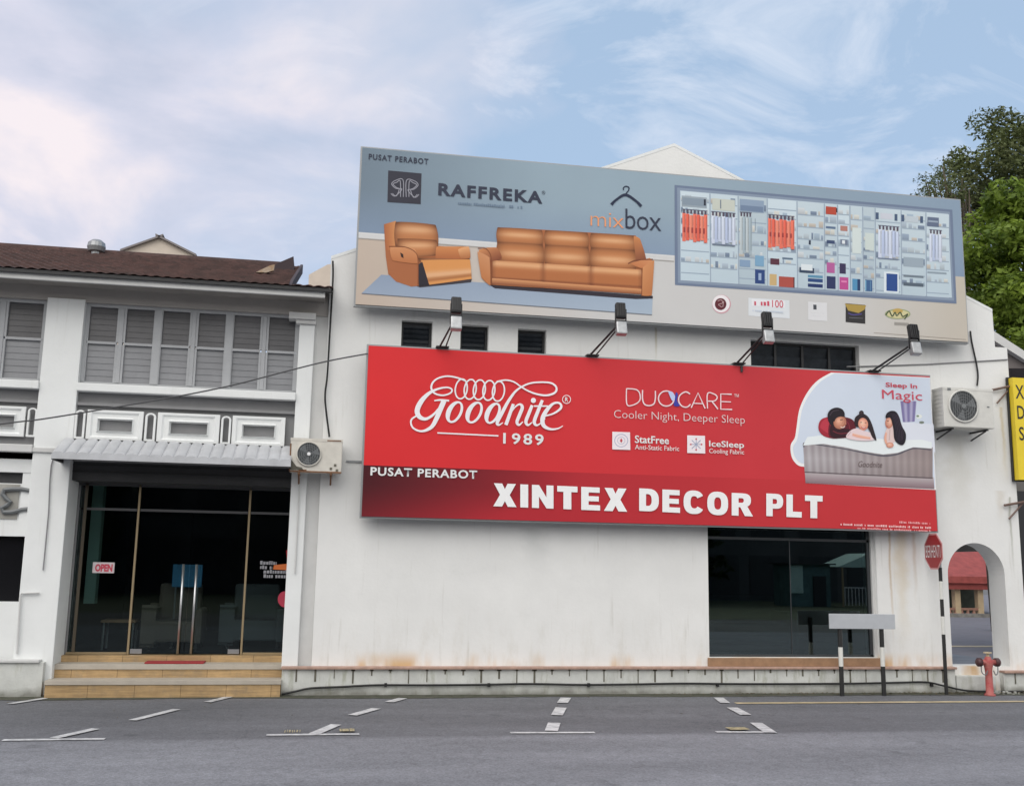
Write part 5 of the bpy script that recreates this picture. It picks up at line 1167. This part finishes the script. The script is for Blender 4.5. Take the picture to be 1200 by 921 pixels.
tb_ = thing('side_table', (-2.95, 1.5, ZFL), 'small dark side table inside the left glass pane under the open sign', 'table')
b = MB(); b.bbox(-3.2, -2.7, 1.3, 1.7, ZFL+.40, ZFL+.44, .01); b.build('tabletop', M_brown, tb_)
for dx_ in (-3.16, -2.74):
    for dy_ in (1.34, 1.66): b = MB(); b.tube([(dx_, dy_, ZFL), (dx_, dy_, ZFL+.40)], .016, 6); b.build('leg', M_galv, tb_)
sf_ = thing('sofa', (7.2, 2.2, .5), 'dark sofa standing inside the shop window', 'sofa'); m_ = mat('dark_sofa', (.07, .07, .08), .8)
b = MB(); b.bbox(6.3, 8.1, 1.8, 2.6, .6, .95, .06); b.build('seat', m_, sf_); b = MB(); b.bbox(6.3, 8.1, 2.5, 2.8, .8, 1.4, .08); b.build('backrest', m_, sf_)
for x in (6.2, 8.0): b = MB(); b.bbox(x, x+.2, 1.78, 2.65, .52, 1.15, .05); b.build('armrest', m_, sf_)

# ------------------------------------------------------------------ stop sign, low street sign, hydrant, yellow sign
def banded_post(root, x, y, z0, bands, r=.035):
    for (a, b, m, nm) in bands:
        p_ = MB(); p_.tube([(x, y, a), (x, y, b)], r, 12); p_.build(nm, m, root, smooth=False)
ysg = -.30
base = at(1109, 809, ysg); topz = at(1101, 662, ysg).z
ss = thing('stop_sign', (base.x, ysg, 0), 'red octagonal stop sign on a thin black and white banded post, turned away', 'stop sign')
zs = [at(1106, q, ysg).z for q in (665, 681, 702, 722, 743)]
banded_post(ss, base.x, ysg, 0, [(0, zs[4], M_blackpaint, 'post'), (zs[4], zs[3], M_whitepaint, 'post_band'), (zs[3], zs[2], M_blackpaint, 'post_band'), (zs[2], zs[1], M_whitepaint, 'post_band'), (zs[1], zs[0]-.0, M_blackpaint, 'post_band')], .028)
zc_ = at(1094, 646, ysg).z; R_ = (at(1094, 625, ysg).z-at(1094, 667, ysg).z)/2/math.cos(math.pi/8)
ang = math.radians(95)                                   # plate turned towards the traffic coming from the left
xc_ = at(1094, 646, ysg-.05).x
def rot(mb, cx, cy_, a):
    ca, sa = math.cos(a), math.sin(a); mb.v = [(cx+(v[0]-cx)*ca-(v[1]-cy_)*sa, cy_+(v[0]-cx)*sa+(v[1]-cy_)*ca, v[2]) for v in mb.v]; return mb
octg = lambda r: [(xc_+r*math.cos(math.pi/8+k*math.pi/4), zc_+r*math.sin(math.pi/8+k*math.pi/4)) for k in range(8)]
yp = ysg-.045
aa = -ang
m = MB(); m.prism(octg(R_), yp, yp+.006); rot(m, xc_, yp, aa); m.build('plate_border', mat('sign_pale_red', (.62, .30, .30), .4), ss)
m = MB(); m.prism(octg(R_*.90), yp-.004, yp-.001); rot(m, xc_, yp, aa); pl_ = m.build('plate_face', mat('sign_red', (.34, .012, .018), .35, var=.1), ss)
me = text_mesh('BERHENTI', .0, 3, 1.1); co = np.array([v.co[:] for v in me.vertices]); lo, hi = co.min(0), co.max(0)
tw, th = R_*1.5, R_*.62
loc_ = [(xc_-tw/2+(c[0]-lo[0])/(hi[0]-lo[0])*tw, yp-.007, zc_-th/2+(c[1]-lo[1])/(hi[1]-lo[1])*th) for c in co]
ca, sa = math.cos(aa), math.sin(aa); off = ss.location
for v, c in zip(me.vertices, loc_): v.co = (xc_+(c[0]-xc_)*ca-(c[1]-yp)*sa-off.x, yp+(c[0]-xc_)*sa+(c[1]-yp)*ca-off.y, c[2]-off.z)
me.materials.clear(); me.materials.append(M_white); o = bpy.data.objects.new('lettering', me); COL.objects.link(o); o.parent = ss
m = MB(); m.box(base.x-.02, base.x+.02, ysg-.04, ysg, zc_-.12, zc_+.12); m.tube([(base.x, ysg, zs[0]-.01), (base.x, ysg, zc_+.15)], .024, 10); m.build('clamp', M_galv, ss)

yq = -.36
sg = thing('street_sign', (at(1010, 810, yq).x, yq, 0), 'low grey rectangular street sign on two black and white posts before the shop window', 'street sign')
zt_, zb3 = at(1010, 719, yq).z, at(1010, 736.5, yq).z; xl, xr_ = at(970, 728, yq).x, at(1047, 728, yq).x
m = MB(); m.bbox(xl, xr_, yq-.05, yq-.03, zb3, zt_, .006); m.build('plate', mat('pale_grey_plate', (.46, .48, .51), .45, var=.06, vscale=5), sg)
for q in (986, 1035):
    x = at(q, 790, yq).x; z1_, z2_ = at(q, 758, yq).z, at(q, 780.5, yq).z
    banded_post(sg, x, yq, 0, [(0, z2_, M_blackpaint, 'post'), (z2_, z1_, M_whitepaint, 'post_band'), (z1_, zb3+.12, M_blackpaint, 'post_band')], .034)

yh = -.42
hb = at(1160, 812, yh); hx = hb.x
hy = thing('fire_hydrant', (hx, yh, 0), 'faded red two outlet fire hydrant standing at the kerb by the arch', 'fire hydrant')
zt_ = at(1160, 764, yh).z; s_ = zt_/.78
m = MB(); m.lathe((hx, yh, 0), [(.0, .0), (.10*s_, .0), (.10*s_, .03*s_), (.068*s_, .05*s_), (.062*s_, .42*s_), (.07*s_, .5*s_), (.085*s_, .56*s_), (.085*s_, .62*s_), (.06*s_, .66*s_), (.05*s_, .70*s_), (.0, .71*s_)], 20); m.build('barrel', M_red, hy, smooth=True)
m = MB(); m.tube([(hx-.15*s_, yh, .60*s_), (hx+.15*s_, yh, .60*s_)], .052*s_, 14); m.build('cross_arm', M_red, hy, smooth=True)
for sg_ in (-1, 1):
    m = MB(); m.lathe((hx+sg_*.15*s_, yh, .60*s_), [(.0, -.012), (.072*s_, -.012), (.078*s_, .0), (.078*s_, sg_*.05), (.05*s_, sg_*.07), (.0, sg_*.075)], 16, 'x'); cpo = m.build('outlet_cap', M_hydrdark, hy, smooth=True)
    m = MB(); m.tube([Vector(q) for q in smooth_pts([(hx+sg_*.17*s_, yh-.03, .53*s_), (hx+sg_*.16*s_, yh-.03, .42*s_), (hx+sg_*.10*s_, yh-.05, .38*s_), (hx+sg_*.06*s_, yh-.05, .46*s_)], 5)], .008, 6); m.build('chain', M_fan, cpo)
m = MB(); m.lathe((hx, yh, .70*s_), [(.03*s_, 0), (.03*s_, .05), (.075*s_, .052), (.075*s_, .07), (.0, .075)], 16); m.build('valve_wheel', mat('cream_valve', (.55, .45, .30), .6, var=.3), hy)

ys = -.17
vs = thing('vertical_sign', (11.9, ys, 3.3), 'tall yellow vertical shop sign with black letters at the right edge', 'shop sign')
vx0 = at(1186.5, 445, ys).x; vz1, vz0 = at(1190, 442.5, ys).z, at(1198, 562, ys).z
m = MB(); m.box(vx0, vx0+1.0, ys, ys+.10, vz0, vz1); m.build('panel', mat('yellow_sign_face', (.82, .62, .03), .45, var=.06), vs)
m = MB(); m.box(vx0-.02, vx0-.001, ys+.10, ys+.15, vz0-.02, vz1+.02); m.box(vx0, vx0+1.0, ys+.10, ys+.15, vz1, vz1+.02); m.box(vx0, vx0+1.0, ys+.10, ys+.15, vz0-.02, vz0-.001); m.build('frame', M_dark, vs)
for word, yt_, yb4, xw in (('XINTEX', 451, 467, 1238), ('DECOR', 475, 491, 1236), ('SDN', 500, 516, 1222)): text(vs, word, (1190.5+(yb4-467)*.09, yb4), yt_, (xw, yb4+2), ys-.003, M_blackpaint, .01)
m = MB()
for q0, q1 in (((1163, 457), (1186, 452)), ((1177, 592), (1200, 588))):
    a, b2 = at(*q0, -.05), at(*q1, -.08); m.tube([a, b2], .022, 6); m.tube([(a.x+.07, -.05, a.z-.22), (b2.x, -.05, b2.z-.02)], .014, 6)
m.build('wall_bracket', mat('rusty_bracket', (.17, .11, .09), .8, var=.3, vscale=20), vs)

# ------------------------------------------------------------------ trees
def leaf_mat(name, cdark, clight, crust=None, scale=.9):
    m = bpy.data.materials.new(name); m.use_nodes = True; t = m.node_tree; b = t.nodes['Principled BSDF']; b.inputs['Roughness'].default_value = .5; b.inputs['Specular IOR Level'].default_value = .3
    g = t.nodes.new('ShaderNodeNewGeometry'); n = t.nodes.new('ShaderNodeTexNoise'); n.inputs['Scale'].default_value = scale; n.inputs['Detail'].default_value = 6; n.inputs['Roughness'].default_value = .7; t.links.new(g.outputs['Position'], n.inputs['Vector'])
    r = t.nodes.new('ShaderNodeValToRGB'); e = r.color_ramp.elements; e[0].position = .36; e[0].color = (*cdark, 1); e[1].position = .64; e[1].color = (*clight, 1)
    if crust: q = e.new(.47); q.color = (*crust, 1)
    t.links.new(n.outputs['Fac'], r.inputs[0]); t.links.new(r.outputs[0], b.inputs['Base Color'])
    tr = t.nodes.new('ShaderNodeBsdfTranslucent'); t.links.new(r.outputs[0], tr.inputs[0]); mx = t.nodes.new('ShaderNodeMixShader'); mx.inputs[0].default_value = .3
    t.links.new(b.outputs[0], mx.inputs[1]); t.links.new(tr.outputs[0], mx.inputs[2]); t.links.new(mx.outputs[0], t.nodes['Material Output'].inputs[0]); return m
def leaves(centres, radii, per, size, seed, flat=.75):
    r = np.random.RandomState(seed); V = []
    for c, rad in zip(centres, radii):
        n = int(per*rad**2); d = r.normal(size=(n, 3)); d /= np.linalg.norm(d, axis=1)[:, None]
        p = np.array(c)+d*(rad*(.55+.5*r.rand(n)**.6))[:, None]*np.array([1, 1, flat])
        u = r.normal(size=(n, 3)); u[:, 2] *= .5; u /= np.linalg.norm(u, axis=1)[:, None]; w = np.cross(u, d+r.normal(size=(n, 3))*.5); w /= np.linalg.norm(w, axis=1)[:, None]+1e-9
        sz = size*(.6+.8*r.rand(n))[:, None]; a = p-u*sz; b = p+w*sz*.42; cc = p+u*sz; dd = p-w*sz*.42; V.append(np.stack([a, b, cc, dd], 1).reshape(-1, 3))
    V = np.concatenate(V); n = len(V)//4; me = bpy.data.meshes.new('crown'); me.vertices.add(len(V)); me.vertices.foreach_set('co', V.ravel())
    me.loops.add(n*4); me.loops.foreach_set('vertex_index', np.arange(n*4, dtype=np.int32)); me.polygons.add(n); me.polygons.foreach_set('loop_start', np.arange(0, n*4, 4, dtype=np.int32)); me.update(); me.validate(); return me
M_bark = mat('bark', (.10, .08, .06), .9, var=.4, vscale=8, bump=.5, bscale=20)
def tree(name, base, h, crown_c, crown_r, nclump, clump_r, per, lsize, m, seed, label, group=None, shape=None):
    r = random.Random(seed); root = thing(name, base, label, 'tree', group); bx_, by_, bz_ = base
    cs, rs_ = [], []; tries = 0
    while len(cs) < nclump and tries < 5000:
        tries += 1; a = [r.uniform(-1, 1) for _ in range(3)]; q = math.sqrt(sum(v*v for v in a))
        if q > 1 or q < .35: continue
        cs.append((crown_c[0]+a[0]*crown_r[0], crown_c[1]+a[1]*crown_r[1], crown_c[2]+a[2]*crown_r[2])); rs_.append(clump_r*(.6+.7*r.random()))
    me = leaves(cs, rs_, per, lsize, seed)
    me.transform(Matrix.Translation((-bx_, -by_, -bz_))); me.materials.append(m)
    o = bpy.data.objects.new('crown', me); COL.objects.link(o); o.parent = root
    t = MB(); top = Vector((crown_c[0], crown_c[1], crown_c[2]-.1*crown_r[2])); b0 = Vector(base)
    mid = b0.lerp(top, .5)+Vector((.2, 0, 0)); t.tube([b0-Vector((0, 0, .2)), b0.lerp(mid, .5), mid, top], [h*.035, h*.028, h*.022, h*.01], 10)
    for c in cs[::max(1, len(cs)//26)]:
        c = Vector(c); s0 = b0.lerp(top, .45+.5*r.random()); k = s0.lerp(c, .5)+Vector((0, 0, -.2)); t.tube([s0, k, c], [h*.010, h*.006, h*.002], 6)
    t.build('trunk', M_bark, root, smooth=True); return root
YT1, YTb = 9.0, 17.0
L1 = leaf_mat('bright_leaves', (.065, .115, .018), (.29, .40, .055), None, 1.3)
L2 = leaf_mat('olive_leaves', (.06, .085, .03), (.15, .19, .07), (.105, .12, .045), .8)
c = at(1215, 305, YT1); tree('tree', (c.x+2.3, YT1, 0), 8, (c.x+.2, YT1, c.z-.55), (2.3, 2.0, 2.7), 165, .52, 1000, .095, L1, 5, 'bright green leafy tree close behind the right end of the billboard')
c = at(1196, 205, YTb); tree('tall_tree', (c.x+.5, YTb, 0), 13, (c.x+.3, YTb, c.z-.3), (3.1, 2.6, 2.6), 135, .62, 620, .085, L2, 9, 'tall olive brown tree with a loose airy crown rising behind the bright green tree')
c = at(1100, 215, YTb-1); tree('small_tree', (c.x+1.4, YTb-1, 0), 9, (c.x+.3, YTb-1, c.z-.3), (1.2, 1, .9), 34, .42, 420, .055, L2, 12, 'sparse pale twiggy tree showing just above the billboard top right corner')
L3 = leaf_mat('dark_leaves', (.02, .035, .012), (.06, .09, .025), None, .7)
for i, (x, y) in enumerate(((33.5, 24), (38, 23), (43, 30))):
    tree('background_tree', (x, y, 0), 8, (x, y, 4.4), (3.0, 2.4, 2.6), 40, .9, 60, .2, L3, 30+i, ['dark leafy tree behind the neighbouring roof, nearest the wall', 'second dark tree behind the neighbouring roof', 'farthest dark tree behind the neighbouring roof'][i], 'dark trees behind the neighbouring roof')

# ------------------------------------------------------------------ neighbouring house with sloping verandah roof on the right
nb = thing('neighbour_house', (14, 6, 0), 'neighbouring house with a pale sloping verge and dark verandah beyond the right wall edge', 'building')
Yn = 5.0
P = [at(*q, Yn) for q in ((1140, 366), (1166, 389), (1200, 411), (1290, 462), (1290, 474), (1200, 421), (1168, 401), (1140, 380))]
m = MB(); m.prism([(p_.x, p_.z) for p_ in P], Yn, Yn+.15); m.build('verge', M_trim, nb)
P = [at(*q, Yn+.2) for q in ((1140, 378), (1200, 418), (1290, 470), (1290, 480), (1200, 432), (1140, 432))]
m = MB(); m.prism([(p_.x, p_.z) for p_ in P], Yn+.16, Yn+5); m.build('verandah_roof', mat('grey_brown_soffit', (.17, .15, .145), .8, var=.1), nb)
x0 = at(1150, 430, Yn+2).x; zt2 = at(1190, 434, Yn+.2).z
x0 = at(1176, 600, Yn+1.5).x-1.3; m = MB(); m.box(x0+1.3, x0+9, Yn+1.5, Yn+1.7, 0, zt2); m.build('wall', mat('dim_wall', (.16, .15, .14), .8, var=.25, vscale=1.5), nb)
m = MB(); 
for k in range(4): m.box(x0+1.6+k*1.6, x0+2.7+k*1.6, Yn+1.44, Yn+1.499, 1.2, 3.8)
m.build('window', M_dark, nb)
# gable house far behind the left roof
gh = thing('gable_house', (-8, 16, 0), 'cream gable end of a house peeping above the left tiled roof', 'building')
Yg2 = 16.0
P = [at(*q, Yg2) for q in ((146, 294), (187, 279.5), (226, 299))]
m = MB(); m.prism([(P[0].x, 4), (P[2].x, 4), (P[2].x, P[2].z), (P[1].x, P[1].z), (P[0].x, P[0].z)], Yg2, Yg2+6); m.build('wall', mat('cream_plaster', (.62, .54, .46), .8, var=.08), gh)
m = MB()
for a, b2 in ((P[0], P[1]), (P[1], P[2])):
    dd = .06; ex = (b2-a).normalized()*.12; a2, c2 = a-ex, b2+ex
    m.face([(a2.x, Yg2-.12, a2.z), (c2.x, Yg2-.12, c2.z), (c2.x, Yg2-.12, c2.z+dd), (a2.x, Yg2-.12, a2.z+dd)]); m.face([(a2.x, Yg2-.12, a2.z+dd), (c2.x, Yg2-.12, c2.z+dd), (c2.x, Yg2+6, c2.z+dd), (a2.x, Yg2+6, a2.z+dd)])
    m.face([(a2.x, Yg2-.12, a2.z), (a2.x, Yg2+6, a2.z), (c2.x, Yg2+6, c2.z), (c2.x, Yg2-.12, c2.z)])
m.build('roof', mat('grey_roof_edge', (.22, .20, .20), .8), gh)
pb = thing('pale_house', (-.4, 14, 0), 'pale rooftop corner beyond the right end of the tiled roof', 'building')
P = [at(*q, 14) for q in ((362, 322), (384, 310), (396, 309), (396, 340), (362, 340))]
m = MB(); m.prism([(p_.x, p_.z) for p_ in P[:3]]+[(P[3].x, 2), (P[4].x, 2)], 14, 20); m.build('wall', mat('cream_plaster', (.6, .55, .47)), pb)
rvn = at(113, 290, 4.1)
rv = thing('roof_vent', (rvn.x, 4.1, rvn.z-.25), 'small round turbine vent on the ridge of the tiled roof', 'roof vent')
m = MB(); m.lathe((rvn.x, 4.1, rvn.z-.3), [(.09, 0), (.09, .2), (.14, .22), (.165, .30), (.15, .38), (.09, .43), (.0, .44)], 16)
m.build('turbine', M_galv, rv, smooth=False)

# ------------------------------------------------------------------ seen through the arch: side road, pavilion
yr = gr(1130, 757.5)
m = MB(); m.face([(11.6, .2, .006), (90, .2, .006), (90, 70, .006), (11.6, 70, .006)]); tag(m.build('side_road', mat('lilac_asphalt', (.17, .165, .185), .85, var=.15, vscale=2)), kind='structure')
m = MB(); m.face([(12, yr.y-.22, .012), (80, yr.y-.22, .012), (80, yr.y+.22, .012), (12, yr.y+.22, .012)]); tag(m.build('yellow_side_line', M_yel), kind='structure')
Yp = 28.0
m = MB(); k0 = gr(1130, 740); m.box(14, 80, Yp-2.2, Yp-1.9, 0, .16); tag(m.build('kerb', M_concrete), kind='structure')
pv = thing('pavilion', (at(1132, 735, Yp).x, Yp, 0), 'small open pavilion with red roof and cream columns seen through the arch', 'pavilion')
xa, xb = at(1104, 700, Yp).x, at(1152, 700, Yp).x; ze = at(1130, 683, Yp).z; zr = at(1130, 655, Yp).z; zg = at(1130, 735, Yp).z
m = MB(); m.box(xa-.5, xb+1.6, Yp-.4, Yp+4, zg-.3, zg); m.build('floor', M_concrete, pv)
m = MB(); m.prism([(Yp-.7, ze), (Yp-.7, ze+.30), (Yp+1.8, zr+.5), (Yp+4.4, ze+.3), (Yp+4.4, ze)], xa-1.2, xb+2.2, plane='yz'); m.build('roof', mat('red_tiles', (.36, .075, .065), .7, var=.25, vscale=3), pv)
m = MB(); m.box(xa-1.2, xb+2.1, Yp-.55, Yp-.35, ze-.28, ze-.005); m.build('fascia', mat('red_tiles', (.36, .075, .065)), pv)
for x in (xb-.32, xa+.6, xb+1.4): m = MB(); m.bbox(x-.14, x+.14, Yp-.3, Yp-.02, zg, ze-.28, .02); m.bbox(x-.2, x+.2, Yp-.36, Yp+.04, zg, zg+.15, .02); m.build('column', mat('cream_column', (.55, .42, .26), .6, var=.1), pv)
m = MB(); m.box(xa-.5, xb-.46, Yp-.28, Yp-.18, zg+.78, zg+.88)
x = xa-.4
while x < xb-.5: m.lathe((x, Yp-.23, zg), [(.05, 0), (.09, .2), (.04, .4), (.09, .6), (.05, .78)], 8); x += .3
m.build('railing', mat('terracotta', (.34, .18, .13), .7, var=.2), pv)
m = MB(); m.box(xa-.5, xb+2.4, Yp+3.5, Yp+3.7, zg, ze); m.build('back_wall', mat('dim_green_wall', (.10, .12, .09), .8, var=.5, vscale=1.2), pv)
tree('background_tree', (xa-2, Yp+9, 0), 6, (xa+1, Yp+9, 4.0), (7, 2.4, 3.2), 50, 1.1, 45, .24, L3, 44, 'dark tree mass behind the red roofed pavilion', None)

# ------------------------------------------------------------------ the other side of the street (behind the camera, seen in the shop glass)
YO = -44.0
M_off = mat('dull_facade', (.10, .10, .10), .8, var=.2, vscale=.6); M_roofo = mat('dull_roof', (.09, .06, .05), .8, var=.3)
def opposite(x0, x1, h, col, label):
    r = thing('row_house', ((x0+x1)/2, YO, 0), label, 'building')
    m = MB(); m.box(x0, x1, YO-8, YO, 0, h); m.build('wall', col, r)
    m = MB(); m.prism([(YO+1.2, h-.1), (YO+1.2, h+.05), (YO-4, h+2.2), (YO-9, h+.05), (YO-9, h-.1)], x0-.3, x1+.3, plane='yz'); m.build('roof', M_roofo, r)
    n = int((x1-x0)/3.2)
    for k in range(n):
        xk = x0+.6+k*3.2; w_ = MB(); w_.box(xk, xk+2.2, YO+.002, YO+.05, h*.58, h*.86); w_.build('window', M_dark, r); w_ = MB(); w_.box(xk-.1, xk+2.4, YO+.002, YO+.05, .1, h*.42); w_.build('shutter', M_soffit, r)
opposite(-46, 16, 7.4, M_off, 'dull two storey row house across the street, opposite the shophouse')
opposite(15.5, 60, 6.5, M_off, 'dull two storey row house across the street, opposite the shop window')
M_teal = mat('pale_teal_wall', (.50, .66, .60), .8, var=.1)
kk = thing('kiosk', (27, -36, 0), 'dark teal kiosk with a pale board across the street', 'kiosk')
m = MB(); m.box(24.4, 26.7, -38, -36, 0, 2.2); m.build('wall', mat('teal_shutter', (.10, .18, .18), .7, var=.3), kk); m = MB(); m.box(24.4, 25.1, -35.99, -35.9, .7, 2.15); m.build('pale_board', M_teal, kk); m = MB(); m.box(24.2, 26.9, -38.3, -35.7, 2.2, 2.27); m.build('roof', M_soffit, kk); m = MB(); m.box(25.7, 26.4, -35.99, -35.9, 0, 1.6); m.build('door', M_dark, kk)
kk = thing('stall', (31.5, -36, 0), 'open stall with a pale pitched canopy and railing across the street', 'stall')
m = MB(); m.prism([(26.9, 2.1), (29.0, 2.1), (29.0, 2.85), (28.8, 2.85)], -38, -35.5); m.build('canopy', M_teal, kk)
for x in (27.2, 29.1): m = MB(); m.tube([(x, -35.6, 0), (x, -35.6, 2.1)], .06, 8); m.build('post', M_brass, kk)
m = MB(); m.box(27.2, 29.1, -35.65, -35.6, 1.0, 1.06)
for k in range(10): m.box(27.3+k*.2, 27.34+k*.2, -35.64, -35.61, .1, 1.0)
m.build('railing', M_trim, kk)
for i, (x, r_, q) in enumerate(((-14, 4.0, 'leftmost'), (4, 4.4, 'middle'), (19, 4.6, 'rightmost'))):
    tree('street_tree', (x, YO+5, 0), 9, (x, YO+5, 5.0), (r_, 3, 4.2), 46, 1.3, 90, .3, L3, 60+i, q+' dark street tree across the road facing the shops', 'street trees across the road')
m = MB(); m.face([(-90, -60, .006), (90, -60, .006), (90, -22, .006), (-90, -22, .006)]); tag(m.build('verge_ground', mat('dry_verge', (.10, .11, .06), .9, var=.4, vscale=1)), kind='structure')
